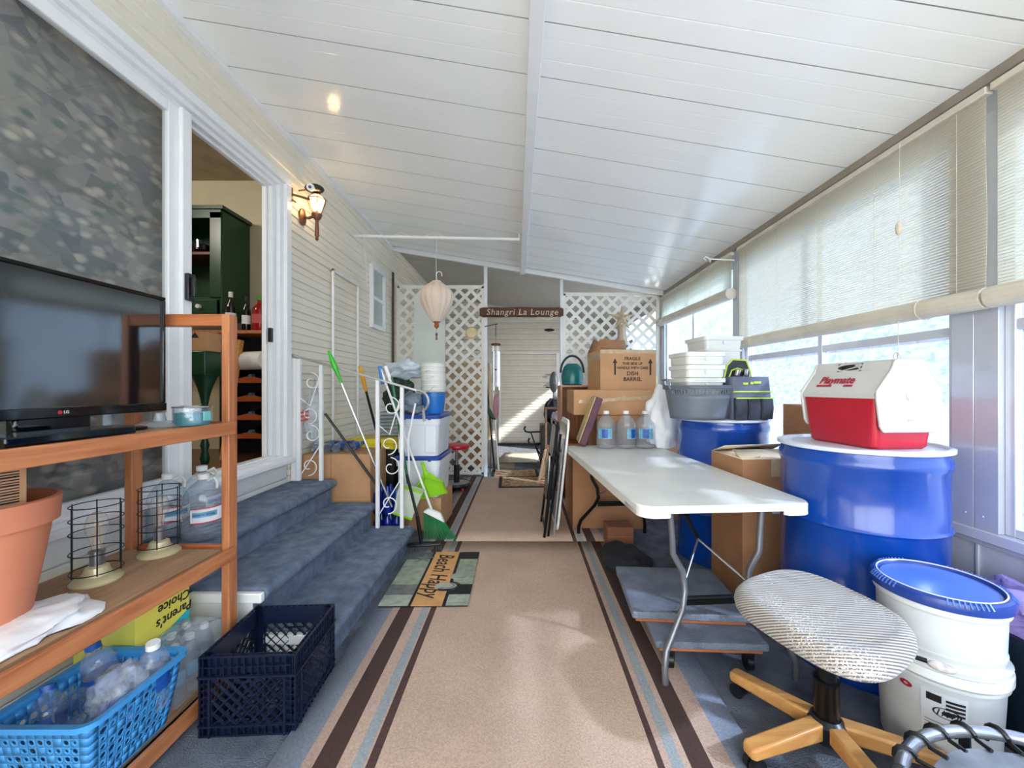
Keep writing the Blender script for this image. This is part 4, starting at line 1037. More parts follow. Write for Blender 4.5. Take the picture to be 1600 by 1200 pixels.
# nested buckets
def pail(b, z, r0, r1, h, c=(0,0)):
    b.lathe([(r0*.98, z), (r0, z+.004), (r1*.97, z+h*.80), (r1, z+h*.80), (r1, z+h*.835), (r1*.97, z+h*.84), (r1*.985, z+h*.96), (r1*1.03, z+h*.96), (r1*1.03, z+h), (r1*.97, z+h), (r1*.965, z+h*.9)], (c[0], c[1], 0), 32, c1=True)
bs_ = (-.80, 3.60, 1.003); gp = 'nested pails on the upper white tote'
t = thing('pail', 'blue pail at the bottom of the nested pail stack', 'pail', bs_, 0, gp)
b = MB(); pail(b, 0, .085, .105, .19); b.build('pail_body', bucket_blue, t)
for k in range(6):
    t = thing('pail', 'white pail, %s above the blue one in the nested stack' % ['first', 'second', 'third', 'fourth', 'fifth', 'sixth and topmost'][k], 'pail', (bs_[0]-.002*k, bs_[1], bs_[2]+.198+.042*k-.0), 0, gp)
    b = MB(); b.lathe([(.104, 0), (.108, .012), (.113, .014), (.113, .022), (.108, .024), (.110, .036), (.117, .036), (.118, .041), (.10, .0415)], seg=32); b.build('pail_body', white_p2, t)
    if k in (0, 2, 3):
        b = MB(); b.tube([(-.11+.0*k, -.03, .03), (-.02, -.125, .0+.02*k), (.03, -.115, .05)], .002, 5); b.build('handle', steel, t)
b = crumple((0, 0, 0), (.19, .12, .085), .4, 1.8, 21)
tag(b.build('plastic_bundle', mat('pale_blue_sheeting', rgb(200, 214, 226), .3, var=.1, vs=10, bump=.5, bs=15), smooth=60), 'crumpled pale blue plastic sheeting heaped behind the railing', 'sheeting', None, (-1.13, 3.82, 1.40))
b = crumple((0, 0, 0), (.13, .10, .17), .3, 1.8, 31)
tag(b.build('green_bag', mat('dark_green_cloth', rgb(22, 54, 44), .6, bump=.5), smooth=60), 'dark green stuffed bag below the pale sheeting', 'bag', None, (-1.18, 3.80, 1.17))
b = crumple((0, 0, 0), (.10, .09, .10), .35, 2.2, 41)
tag(b.build('cloth_bundle', mat('grey_blue_cloth', rgb(130, 146, 158), .7, bump=.6, var=.3), smooth=60), 'grey-blue crumpled cloth bundle on the upper tote left of the pails', 'cloth', None, (-1.01, 3.62, 1.09))
b = MB()
for k in range(7): b.box(-.13+.01*(k % 3), .13-.008*(k % 2), -.10, .10, k*.032, k*.032+.029)
tag(b.build('folded_sheets', mat('grey_folded_cloth', rgb(156, 166, 172), .8, var=.2), bevel=.008), 'stack of grey folded sheets between yellow-lidded bin and tote', 'sheets', None, (-1.23, 3.79, .785))
# broom, mop and sticks leaning behind the rail
def V(px, py, Y): return Vector(((px-816)*Y/F, Y, H-(py-605)*Y/F))
lime = mat('lime_plastic', rgb(150, 214, 40), .35, var=.05); grn = mat('green_plastic', rgb(24, 130, 70), .4); grnb = mat('bright_green_plastic', rgb(60, 190, 50), .35)
alu_t = mat('alu_tube', rgb(196, 198, 200), .25, metal=.8)
t = thing('duster_pole', 'long steel pole with a green tapered grip leaning from floor to rail', 'pole')
a, c = V(513, 548, 2.98), V(612, 792, 3.13)
p = [a.lerp(c, q) for q in (0, .04, .1, .16)]
b = MB(); b.tube([a.lerp(c, .14), c], .008, 8); b.build('shaft', alu_t, t)
b = MB(); b.tube([a, a.lerp(c, .05), a.lerp(c, .10), a.lerp(c, .15), a.lerp(c, .2)], [.006, .017, .022, .012, .010], 12); b.build('grip', grnb, t)
t = thing('scoop_handle', 'black pole with an orange grip leaning behind the railing', 'pole')
a, c = V(562, 572, 3.3), V(600, 720, 3.55)
b = MB(); b.tube([a.lerp(c, .2), c], .011, 8); b.build('shaft', black_m, t)
b = MB(); b.tube([a, a.lerp(c, .1), a.lerp(c, .25)], [.014, .02, .013], 10); b.build('grip', mat('orange_grip', rgb(226, 160, 50), .4), t)
t = thing('walking_stick', 'plain black stick leaning from the landing edge across the cardboard box', 'stick')
b = MB(); b.tube([V(508, 646, 3.02), V(590, 760, 3.10)], .010, 8); b.build('shaft', black_m, t)
# broom with green bristles
t = thing('broom', 'white-handled broom with green bristles resting on the floor by the totes', 'broom')
h0 = Vector((-.72, 3.26, .16))
b = MB(); b.tube([V(594, 575, 3.2), h0+Vector((-.02, 0, .06))], .010, 8); b.build('shaft', white_metal, t)
b = MB(); b.tube([V(593, 572, 3.2), V(598, 600, 3.2)], .014, 8); b.build('grip', bucket_blue, t)
b = MB(); b.loft([[(h0.x+dx*.09, h0.y-.02+dy*.02, h0.z+.02-dx*.045) for dx, dy in ((-1,-1),(1,-1),(1,1),(-1,1))], [(h0.x+dx*.05, h0.y+dy*.018, h0.z+.07-dx*.02) for dx, dy in ((-1,-1),(1,-1),(1,1),(-1,1))]]); b.build('broom_head', white_p, t, bevel=.008)
b = MB()
for k in range(60):
    u = k/59*2-1; x = h0.x+u*.085; b.tube([(x, h0.y-.02+.012*math.sin(k*2.3), h0.z+.02-u*.045), (x+.06+u*.05, h0.y-.05+.02*math.sin(k*1.7), .014)], .0028, 4)
b.build('bristles', grn, t)['kind'] = 'stuff'
t = thing('mop_pole', 'dark green mop pole leaning beside the blue-gripped broom', 'pole')
b = MB(); b.tube([V(612, 590, 3.22), V(640, 770, 3.24)], .012, 8); b.build('shaft', mat('green_pole', rgb(30, 110, 66), .4), t)
b = MB(); b.tube([V(602, 572, 3.22), V(612, 600, 3.22)], .016, 8); b.build('grip', white_p, t)
# dustpans
def dustpan(label, m, T, sc=1):
    t = thing('dustpan', label, 'dustpan')
    t.matrix_world = T
    b = MB(); b.prism([(-.13*sc, 0), (.13*sc, 0), (.12*sc, .10), (.05, .19), (.018, .22), (-.018, .22), (-.05, .19), (-.12*sc, .10)], 'y', 0, .005); b.build('pan', m, t)
    b = MB(); b.bar((-.13*sc, -.02, .01), (-.12*sc, -.022, .11), .004, .05, up=(0,1,0)); b.bar((.13*sc, -.02, .01), (.12*sc, -.022, .11), .004, .05, up=(0,1,0)); b.bar((-.12*sc, -.025, .12), (0, -.025, .20), .004, .045, up=(0,1,0)); b.bar((.12*sc, -.025, .12), (0, -.025, .20), .004, .045, up=(0,1,0)); b.build('pan_wall', m, t, bevel=.001)
    b = MB(); b.tube([(0, 0, .20), (0, -.004, .32)], [.018, .013], 10); b.build('handle', m, t)
    b = MB()
    for k in range(7): b.box(-.06+k*.02-.002, -.06+k*.02+.002, -.003, 0, .03, .12)
    b.build('rib', m, t)
dustpan('lime green dustpan hanging upright beside the lower white tote', lime, Matrix.Translation((-.75, 3.33, .32)) @ Matrix.Rotation(R(-14), 4, 'Y') @ Matrix.Rotation(R(10), 4, 'X'))
t = thing('dustpan', 'pale translucent lobby dustpan with lime rim left of the green one', 'dustpan', (-.955, 3.18, .22), 0, None, (R(8), R(18), 0))
b = MB(); b.loft([[(-.07, -.03, 0), (.08, -.03, 0), (.08, .03, 0), (-.07, .03, 0)], [(-.09, -.035, .24), (.10, -.035, .24), (.10, .035, .24), (-.09, .035, .24)]], True, False); b.build('pan', mat('pale_green_plastic', rgb(206, 216, 196), .4), t, solid=.003)
b = MB(); b.box(-.09, .10, -.04, -.034, .232, .25); b.box(-.075, .085, -.036, -.030, -.005, .012); b.build('rim', lime, t)
b = MB(); b.tube([(-.0, 0, .2), (-.13, 0, .62), (-.15, 0, .9)], .008, 8); b.build('shaft', white_metal, t)
# black dust brush
t = thing('floor_brush', 'black floor brush with bristles lying before the green broom', 'brush', (-.73, 2.99, .015), R(8))
b = MB(); b.box(-.13, .12, -.03, .03, .03, .055); b.build('brush_head', black_p, t, bevel=.012)
b = MB()
for k in range(40): b.tube([(-.12+k*.006, -.02+(k % 3)*.02, .032), (-.12+k*.0062, -.03+(k % 3)*.024, .0)], .0025, 4)
b.build('bristles', black_m, t)['kind'] = 'stuff'
b = MB(); b.tube([(-.03, 0, .05), (-.06, .01, .25)], .014, 8); b.tube([(-.06, .01, .25), (-.15, .10, .55)], .011, 8); b.build('shaft', black_m, t)

# red stool
t = thing('stool', 'low red-topped swivel stool on a round black base by the lattice', 'stool', (-.79, 4.78, 0))
b = MB(); b.lathe([(.13, .50), (.150, .505), (.155, .525), (.15, .548), (.12, .556)], seg=36); b.build('seat', red_p, t)
b = MB(); b.lathe([(.02, .30), (.02, .50)], seg=14); b.build('gas_piston', steel, t)
b = MB(); b.lathe([(.035, .10), (.035, .31)], seg=16); b.build('column', black_p, t)
b = MB(); b.lathe([(.15, .05), (.165, .06), (.17, .075), (.16, .10), (.155, .092)], seg=36); b.build('tray_base', black_p, t)
b = MB(); b.lathe([(.15, .0935), (.152, .095)], seg=36); b.build('tray_top', mat('grey_tray', rgb(150, 148, 140), .6), t)
for k in range(5):
    a = k*2*PI/5+.4; x, y = .13*math.cos(a), .13*math.sin(a)
    b = MB(); b.tube([(x-.012, y, .027), (x+.012, y, .027)], .026, 14); b.box(x-.014, x+.014, y-.012, y+.012, .027, .055); b.build('caster', red_p, t)

# board hung on the lattice, plaque
b = MB(); b.box(-1.49, -1.06, YL-.05, YL-.03, .8, 2.50); tag(b.build('panel_board', mat('pale_board', rgb(222, 228, 222), .5, var=.02), bevel=.003), 'tall plain pale board standing against the left lattice', 'board')
t = thing('wall_disc', 'small round yellowish wall thermometer hung on the left lattice', 'thermometer', (-.70, YL-.025, 1.99), 0, None, (PI/2, 0, 0))
b = MB(); b.lathe([(.08, 0), (.082, .012), (.07, .016)], seg=28); b.build('rim', mat('yellow_rim', rgb(206, 182, 120), .4), t)
b = MB(); b.lathe([(.066, .016), (.066, .018)], seg=28); b.build('dial', mat('cream_dial', rgb(222, 208, 160), .4), t)
# wooden sign
sg = thing('wooden_sign', 'carved dark wooden log sign hanging across the lattice opening', 'sign', (0, 5.40, 2.26))
b = MB(); rg = []
for k in range(25):
    x = -.58+1.14*k/24; e = .75 if k in (0, 24) else 1
    rg.append([(x, .03*math.cos(a)*e, (.068+.006*noise.noise(Vector((x*5, a, 0))))*math.sin(a)*e*(1 if abs(math.cos(a)) < .5 else .95)) for a in [j*PI/6 for j in range(12)]])
b.loft(rg); b.build('plank', dark_wood, sg, smooth=40)
text('Shangri La Lounge', mat('faded_white_paint', rgb(206, 196, 182), .8), sg, frame((0, -.032, -.005), (1, 0, 0), (0, 0, 1)), .115, .002, shear=.15, sx=1.02, font_space=1.12)
b = MB(); b.tube([(-.46, 0, .06), (-.62, 0, .28), (-.50, .1, .45)], .004, 6); b.tube([(.2, 0, -.06), (.35, -.01, -.10), (.52, 0, -.05)], .005, 6); b.build('cord', white_vinyl, sg)
# wind chime
wc = thing('wind_chime', 'silver tube wind chime hanging at the left of the lattice opening', 'wind chime', (-.355, 5.33, 0))
b = MB(); b.tube([(-.16, .1, 2.07), (.02, 0, 2.09)], .006, 6); b.tube([(.0, 0, 2.09), (0, 0, 1.92)], .005, 6); b.build('hanger', black_m, wc)
b = MB(); b.lathe([(.06, 1.80), (.065, 1.81), (.06, 1.825)], seg=20); b.tube([(0, 0, 1.82), (0, 0, 1.93)], .002, 5); b.build('top_disc', dark_wood, wc)
for k in range(5):
    a = k*2*PI/5+.3; x, y = .045*math.cos(a), .045*math.sin(a); h_ = .52-.05*(k % 3)
    b = MB(); b.tube([(x, y, 1.72), (x, y, 1.72-h_)], .014, 12); b.tube([(x, y, 1.72), (x, y, 1.81)], .0015, 4); b.build('chime_tube', chrome, wc)
b = MB(); b.lathe([(.03, 1.47), (.03, 1.485)], seg=14); b.tube([(0, 0, 1.8), (0, 0, .95)], .0015, 4); b.build('striker', dark_wood, wc)
b = MB(); b.ball((0, 0, .98), (.04, .008, .17)); b.build('wind_sail', mat('dusty_pink', rgb(168, 116, 128), .6), wc)
# ================================================================== beyond the lattice
t = thing('backpack', 'dark navy rounded pack among the canes beyond the lattice opening', 'bag', (.47, 6.2, .86))
b = crumple((0, 0, 0), (.13, .12, .20), .12, 1.5, 3); b.build('pack_body', mat('navy_cloth', rgb(22, 26, 44), .6, bump=.3), t, smooth=60)
b = MB(); b.tube([(-.08, -.12, .1), (-.03, -.14, .2), (.05, -.12, .22), (.1, -.10, .05)], .012, 6); b.build('strap', mat('grey_strap', rgb(110, 110, 120), .6), t)
b = MB(); b.box(.28, .62, 5.98, 6.42, 0, .66); tag(b.build('crate_stack', mat('dark_case', rgb(60, 56, 54), .6), bevel=.01), 'dark chest under the navy pack beyond the lattice opening', 'chest')
b = crumple((0, 0, 0), (.12, .08, .12), .35, 2, 17)
tag(b.build('cloth', mat('pale_pink_cloth', rgb(200, 186, 192), .8, bump=.5), smooth=60), 'pale pinkish cloth draped beside the navy pack', 'cloth', None, (.56, 6.02, .74))
for i, (x, z, L_) in enumerate(((.08, .58, 'upper black hook-handled cane beyond the opening'), (.14, .40, 'lower black hook-handled cane beyond the opening'))):
    t = thing('cane', L_, 'cane', (x, 6.0, z), 0, 'hook-handled canes')
    b = MB(); b.tube([(-.03, 0, .07), (-.05, 0, .03), (-.03, 0, -.01), (.02, 0, -.02), (.30, .1, -.02)], .014, 8); b.build('shaft', black_p, t)
    b = MB(); b.tube([(.05, 0, -.02), (.24, .03, -z)], .010, 8); b.build('stem', black_p, t)
t = thing('desk_fan', 'grey round fan head on a stand beyond the right lattice edge', 'fan', (.50, 6.3, 0))
b = MB(); b.ball((0, -.0, 1.32), (.07, .10, .17)); b.build('fan_head', mat('fan_grey', rgb(120, 124, 130), .4, metal=.4), t)
b = MB(); b.tube([(0, .08, 1.3), (.02, .1, .66)], .015, 8); b.build('stand_pole', steel, t)
t = thing('wooden_rack', 'narrow brown wooden frame leaning near the folded chairs', 'frame', (.36, 5.2, 0), 0, None, (R(-4), 0, 0))
b = MB()
for x in (-.06, .14): b.box(x, x+.03, 0, .03, 0, .98)
b.box(-.03, .14, 0, .03, .95, .98); b.box(-.03, .14, 0, .03, .45, .48); b.build('frame_bar', wood('brown_frame_wood', rgb(150, 106, 76), rgb(110, 70, 48)), t, bevel=.003)
bird = []
def gull(x, z, s, y=YB-.02):
    pts = [(-1, .25), (-.5, .42), (-.12, .05), (.1, .0), (.35, .3), (1, .5), (.45, .08), (.15, -.18), (-.15, -.18), (-.5, .2)]
    b = MB(); b.prism([(x+u*s, z+v*s) for u, v in pts], 'y', y-.012, y); return b
for i, (px, py, s) in enumerate(((858, 563, .17), (865, 566, .12), (856, 574, .10))):
    X = (px-816)*8.46/F; Z = H-(py-605)*8.46/F
    gull(X, Z, s).build('wall_bird', mat('bird_grey%d' % i, rgb(86, 84, 84), .5, metal=.4))
    o = bpy.data.objects[[k for k in bpy.data.objects.keys() if k.startswith('wall_bird')][-1]]
    tag(o, ['largest metal gull on the back wall, top of the flock', 'middle-sized metal gull on the back wall, right of the others', 'smallest metal gull on the back wall, lowest on the left'][i], 'wall ornament', 'metal gulls on the back wall')
for i, (px, py) in enumerate(((858, 590), (859, 604))):
    X = (px-816)*8.46/F; Z = H-(py-605)*8.46/F
    b = MB()
    for q in range(3): b.tube([(X+(.13-.03*q)*math.cos(a), YB-.04, Z+(.07-.018*q)*math.sin(a)) for a in [k*.45-.9+q*.2 for k in range(10)]], .008, 6)
    tag(b.build('fish_ornament', black_m), ['upper wire fish ornament right of the shed door', 'lower wire fish ornament right of the shed door'][i], 'wall ornament', 'wire fish on the back wall')
b = MB(); b.T = Matrix.Translation((.58, YB-.03, 2.46)); b.ball((0, 0, 0), (.11, .03, .03)); tag(b.build('wall_light', black_p), 'small dark oval light high above the shed door', 'wall light')
# tools leaning left in the opening
for i, (x0, z0, x1, z1, m) in enumerate(((-.55, 1.55, -.40, .02, black_m), (-.47, 1.6, -.34, .02, white_metal))):
    b = MB(); b.tube([(x0, 5.9, z0), (x1, 5.75, z1)], .012, 8)
    tag(b.build('tool_pole', m), ['dark pole leaning behind the left edge of the lattice opening', 'white pole leaning behind the left edge of the lattice opening'][i], 'pole')
t = thing('golf_club', 'dark green club head pole just inside the lattice opening', 'club', (-.44, 5.8, 0))
b = MB(); b.tube([(-.12, .05, 1.05), (.0, 0, .80), (.06, 0, .78)], [.03, .035, .02], 10); b.build('club_head', mat('deep_green', rgb(20, 70, 60), .3), t)
b = MB(); b.tube([(.0, 0, .78), (-.03, 0, .01)], .01, 8); b.build('shaft', steel, t)
b = crumple((0, 0, 0), (.10, .10, .22), .25, 1.7, 9)
tag(b.build('cloth_sack', mat('white_sack', rgb(216, 212, 206), .7, bump=.4), smooth=60), 'slumped white sack on the floor left of the shed door', 'sack', None, (-.47, 6.15, .22))
# sideboards and hints of furniture seen through the left lattice
cbox('cardboard_box', 'tan cardboard box behind the left lattice, low', -1.0, -.62, 6.2, 6.6, 0, .55, card, 0, False)
for i, (x, z, c_) in enumerate(((-1.35, .9, (150, 120, 92)), (-.85, .55, (170, 150, 120)))):
    pass
b = MB(); b.box(-1.7, -.62, 7.6, 8.1, 0, 1.7); tag(b.build('plywood_cabinet', mat('plywood_tan', rgb(186, 164, 132), .6), bevel=.01), 'tall tan cabinet dimly seen through the left lattice', 'cabinet')
b = MB(); b.box(1.05, 1.8, 7.5, 8.0, 0, 1.1); tag(b.build('plywood_cabinet', mat('plywood_tan2', rgb(196, 180, 152), .6), bevel=.01), 'tall tan cabinet dimly seen through the right lattice', 'cabinet')

# mats
or_m = mat('ornate_rug_pile', rgb(214, 176, 124), .9, col2=rgb(112, 84, 66), vs=34)
rug_red = mat('rug_red', rgb(150, 60, 46), .9)
def ornate(loc, rz, label):
    t = thing('ornate_mat', label, 'mat', loc, rz, 'ornate mats at the opening')
    b = MB(); b.box(-.33, .33, -.29, .29, 0, .008); b.build('mat_border', mk, t)
    b = MB(); b.box(-.29, .29, -.25, .25, .008, .010); b.build('mat_field', or_m, t)
    for x in (-.23, .23):
        for y in (-.2, -.05, .1):
            b = MB(); b.lathe([(.038, .010), (.038, .0112)], (x, y, 0), 10, sx=1.3, sy=.7); b.build('flower_print', rug_red, t)
ornate((.03, 5.14, .013), R(2), 'nearer ornate mat with black border before the lattice opening')
ornate((-.10, 5.66, .0035), R(2), 'farther ornate mat partly under the nearer one')
b = MB(); b.sheet(lambda u, v: (-.42+u*.66+.1*v, 6.45+v*.95, .012), 4, 4); tag(b.build('grey_mat', mat('striped_grey_mat', rgb(176, 172, 158), .8, var=.1, vs=5, stretch=(8, .5, 1)), solid=.01, off=1), 'pale grey mat in front of the shed door', 'mat')
b = MB(); b.sheet(lambda u, v: (-.62+u*.5, 5.75+v*1.3, .006), 4, 4); tag(b.build('tan_mat', mat('taupe_mat', rgb(150, 136, 122), .9)), 'taupe floor mat behind the ornate mats, left of the opening', 'mat')
b = MB(); b.box(-.01, .01, -.30, .30, 0, .42); o = tag(b.build('cardboard_sheet', card, bevel=.002), 'bent cardboard sheet standing behind the folded chairs', 'cardboard', None, (.28, 5.45, .012), R(-14)); o.rotation_euler = (0, R(12), R(-14))

# ================================================================== right side
# folding table
TR = R(4); ft = thing('folding_table', 'long white plastic folding table with grey steel legs', 'table', (.815, 2.545, 0), TR)
hw, hl = .385, .875
b = MB(); b.loft([rrect(2*hw, 2*hl, .07, .712, 8), rrect(2*hw, 2*hl, .07, .735, 8), rrect(2*hw-.012, 2*hl-.012, .066, .742, 8)]); b.build('tabletop', table_m, ft)
b = MB()
per = rrect(2*hw, 2*hl, .07, 0, 8); n = len(per)
for i in range(n):
    p0, p1 = per[i], per[(i+1) % n]
    segs = 12 if math.hypot(p1[0]-p0[0], p1[1]-p0[1]) > .3 else 1
    for k in range(segs):
        q0 = Vector(p0).lerp(Vector(p1), k/segs); q1 = Vector(p0).lerp(Vector(p1), (k+1)/segs); m_ = (q0+q1)/2
        if abs(m_.y) > hl-.02 and abs(m_.x) < .24: continue
        i0 = Vector((q0.x*.95, q0.y*.982, 0)); i1 = Vector((q1.x*.95, q1.y*.982, 0))
        b.loft([[(q0.x*.998, q0.y*.999, .73), (q1.x*.998, q1.y*.999, .73), (q1.x, q1.y, .692), (q0.x, q0.y, .692)], [(i0.x, i0.y, .73), (i1.x, i1.y, .73), (i1.x, i1.y, .692), (i0.x, i0.y, .692)]])
b.build('edge_skirt', table_m, ft, smooth=60)
def wish(s_, ye):
    d = 1 if ye > 0 else -1
    return [(s_*.215, ye, .71), (s_*.205, ye, .60), (s_*.20, ye, .50), (s_*.155, ye, .42), (s_*.145, ye, .34), (s_*.17, ye+d*.03, .27), (s_*.27, ye+d*.09, .13), (s_*.285, ye+d*.11, .07), (s_*.285, ye+d*.115, .0)]
for ye in (-.77, .70):
    for s_ in (-1, 1):
        b = MB(); b.tube(wish(s_, ye), .0135, 12); b.build('leg', mat('table_leg_grey', rgb(120, 122, 128), .3, metal=.5) if ye < 0 else black_m, ft)
    b = MB(); b.tube([(-.15, ye, .30), (.15, ye, .30)], .011, 8); b.box(-.15, .15, ye-.004, ye+.004, .27, .30); b.build('crossbar', black_m, ft)
    d = 1 if ye < 0 else -1
    b = MB(); b.tube([(-.02, ye+d*.42, .70), (0, ye+d*.16, .50)], .010, 8); b.build('brace', black_m, ft)
    for s_ in (-1, 1):
        b = MB(); b.tube([(0, ye+d*.16, .50), (s_*.15, ye, .36)], .005, 8); b.build('brace', steel, ft)
    b = MB(); b.tube([(-.27, ye, .70), (.27, ye, .70)], .012, 8)
    for s_ in (-1, 1): b.box(s_*.27-.018, s_*.27+.018, ye-.015, ye+.015, .672, .712)
    b.build('hinge_bar', steel, ft)
# jugs on the table
gj = 'gallon jugs on the folding table'
for i, px in enumerate((947, 978, 1008)):
    x = (px-816)*3.24/F
    jug((x, 3.24, .743), ['left one of three clear water jugs on the folding table', 'middle water jug on the table, blue label facing front', 'right water jug on the table, beside the white bag'][i], 'sq', [0, .9, .1][i], gj, 1.0)
b = crumple((0, 0, 0), (.125, .10, .25), .28, 1.6, 14)
b.v = [(x, y, max(z, -.23)) for x, y, z in b.v]
tag(b.build('white_sack', bag_m, smooth=60), 'tall white plastic bag standing at the table\'s far right corner', 'plastic bag', None, (1.14, 3.26, .975))

# drums
def drum(loc, label):
    t = thing('drum', label, 'drum', loc, 0, 'blue steel drums')
    h = loc[3]; r_ = .305
    b = MB(); b.lathe([(r_, 0), (r_, .02), (r_-.004, .03), (r_-.002, h*.33), (r_+.007, h*.345), (r_-.002, h*.36), (r_-.002, h*.64), (r_+.007, h*.655), (r_-.002, h*.67), (r_-.003, h-.10), (r_+.006, h-.085), (r_+.006, h-.055), (r_-.003, h-.04), (r_-.002, h-.02)], seg=72); b.build('drum_body', blue_drum, t)
    b = MB(); b.lathe([(r_+.001, h-.022), (r_+.012, h-.018), (r_+.013, h-.004), (r_+.004, h), (r_-.008, h-.001), (r_-.012, h-.012), (r_-.05, h-.012), (r_-.055, h-.008)], seg=72); b.build('lid', drum_lid, t)
    return t
def dr_(x, y, h, label):
    t = drum((x, y, 0, h), label); t.location = (x, y, 0); return t
_thing = thing
def thing(name, label, cat, loc=(0,0,0), rz=0, group=None, rot=None): return _thing(name, label, cat, loc[:3], rz, group, rot)
dr_(1.575, 1.865, .985, 'nearer blue drum with white lid, carrying the red cooler')
dr_(1.48, 2.95, 1.02, 'farther blue drum, carrying the grey tub and tool bag')

# cooler
co = thing('cooler', 'red cooler with white swing lid on the nearer drum', 'cooler', (1.585, 1.84, .977), R(4))
W, L_ = .142, .19
b = MB(); b.loft([rrect(2*W-.05, 2*L_-.05, .03, 0), rrect(2*W-.03, 2*L_-.03, .03, .012), rrect(2*W, 2*L_, .02, .215), rrect(2*W, 2*L_, .02, .222)]); b.build('cooler_body', red_p, co, bevel=.003)
lid_m = mat('cooler_lid_white', rgb(206, 205, 202), .35, var=.02)
b = MB()
# tent lid with a grip slot
pr = [(-W-.003, .215), (-W-.003, .232), (-.075, .335), (-.066, .372), (-.05, .38), (.05, .38), (.066, .372), (.075, .335), (W+.003, .232), (W+.003, .215)]
for i in range(len(pr)-1):
    (u0, z0), (u1, z1) = pr[i], pr[i+1]
    slot = i in (2,) or i == 6
    if slot:
        holed(b, lambda u, v, u0=u0, u1=u1, z0=z0, z1=z1: (u0+(u1-u0)*v, -L_+2*L_*(u if u not in (1/3, 2/3) else u), z0+(z1-z0)*v), 3, 1, lambda i_, j_: (1.0, .72) if i_ == 1 else 0, 16)
    else:
        b.add([(u0, -L_, z0), (u1, -L_, z1), (u1, L_, z1), (u0, L_, z0)], [(0,1,2,3)])
for y in (-L_, L_): b.add([(u, y, z) for u, z in pr], [tuple(range(len(pr)))])
b.build('lid', lid_m, co, bevel=.003)
for s_ in (-1, 1):
    y0 = s_*(L_+.002)
    poly = [(-W-.004, .245), (-.078, .34), (-.066, .372), (-.05, .382), (.05, .382), (.066, .372), (.078, .34), (W+.004, .245), (W+.004, .215), (W-.012, .10), (W-.028, .075), (-W+.028, .075), (-W+.012, .10), (-W-.004, .215)]
    b = MB(); b.prism(poly, 'y', min(y0, y0+s_*.014), max(y0, y0+s_*.014)); b.build('end_panel', lid_m, co, bevel=.005)
    b = MB(); b.tube([(0, y0+s_*.014, .225), (0, y0+s_*.026, .225)], .02, 20); b.build('pivot', white_p, co, bevel=.004)
b = MB(); b.tube([(0, -L_-.016, .128), (0, -L_-.0172, .128)], .027, 28); b.build('emblem', mat('emblem_pale', rgb(232, 232, 234), .3), co)
text('Igloo', mat('emblem_ink', rgb(120, 116, 124), .5), co, frame((0, -L_-.0176, .128), (1, 0, 0), (0, 0, 1)), .018, .0003, shear=.2)
redink = mat('red_ink', rgb(176, 34, 60), .5)
n0 = Vector((-.103, 0, .072-.0)); sl = Vector((.072, 0, .103)).normalized()
Mt = frame((-.1085, .03, .2865), (0, -1, 0), (sl.x*.82, 0, sl.z))
text('Playmate', redink, co, Mt @ Matrix.Translation((0, .008, .003)), .052, .0006, 'lettering', shear=.15, bold=.0012, sx=1.0)
b = MB(); b.T = Mt; b.box(-.10, -.015, -.026, -.016, .002, .0035); b.box(.05, .095, -.026, -.016, .002, .0035); b.build('underline', redink, co)

# grey tub, white buckets, tool bag on the far drum
z2 = 1.021
t = thing('grey_tub', 'grey flexible tub with slotted rim on the farther drum', 'tub', (1.235, 2.79, z2))
tubg = mat('tub_grey', rgb(104, 112, 124), .4, var=.04)
b = MB(); hs = .225
def tubf(u, v):
    a = 2*PI*u; q = (.175+.035*v); return (q*1.05*math.cos(a), q*1.0*math.sin(a), .002+v*hs)
b.sheet(lambda u, v: tubf(u, v*.74), 60, 6)
holed(b, lambda u, v: tubf(u, .74+.17*v), 64, 1, lambda i, j: (.6, .85)); b.sheet(lambda u, v: tubf(u, .91+.09*v), 60, 2)
b.add([tubf(k/60, 0) for k in range(60)], [tuple(range(60))]); b.build('tub_wall', tubg, t, solid=.004)
b = MB(); b.tube([tubf(k/60, 1) for k in range(60)], .006, 6, True)
for s_ in (-1, 1):
    b.tube([(s_*.205*1.05, -.06, hs-.02), (s_*.23, -.045, hs+.045), (s_*.23, .045, hs+.045), (s_*.205*1.05, .06, hs-.02)], .009, 8)
b.build('rim', tubg, t)
def square_tub(loc, label, w, h, rims, grp, full):
    t = thing('square_bucket', label, 'bucket', loc, R(6), grp)
    b = MB(); pr = [(w*.34, 0), (w*.36, .01), (w*.42, .14)] if .2 < h < .3 else [(w*.42, 0), (w*.44, .01)] if h > .1 else [(w*.47, 0), (w*.485, .006)]
    for z in rims: pr += [(w*.475, z-.012), (w*.50, z-.010), (w*.50, z), (w*.47, z+.003)]
    pr += [(w*.49, h-.03), (w*.525, h-.028), (w*.53, h), (w*.49, h), (w*.48, h-.02)]
    rings = [rrect(2*r_, 2*r_, min(.03, r_*.4), z) for r_, z in pr]
    b.loft(rings); b.build('bucket_body', white_p2, t)
    b = MB(); b.box(-.012, .012, -w*.53, -w*.5, h-.06, h-.035) ; b.build('handle_lug', white_p2, t, bevel=.002)
    return t
gb_ = 'square white buckets in the grey tub'
for k, (z, h) in enumerate(((.01, .27), (.283, .085), (.371, .085))):
    square_tub((1.225, 2.80, z2+z), ['lowest square white bucket nested in the grey tub', 'middle square white bucket of the three in the grey tub', 'topmost square white bucket of the three in the grey tub'][k], .272, h, (), gb_, 1)
square_tub((1.50, 3.12, z2+.001), 'tall square white bucket behind the grey tub', .30, .60, (.30, .50), None, 1)
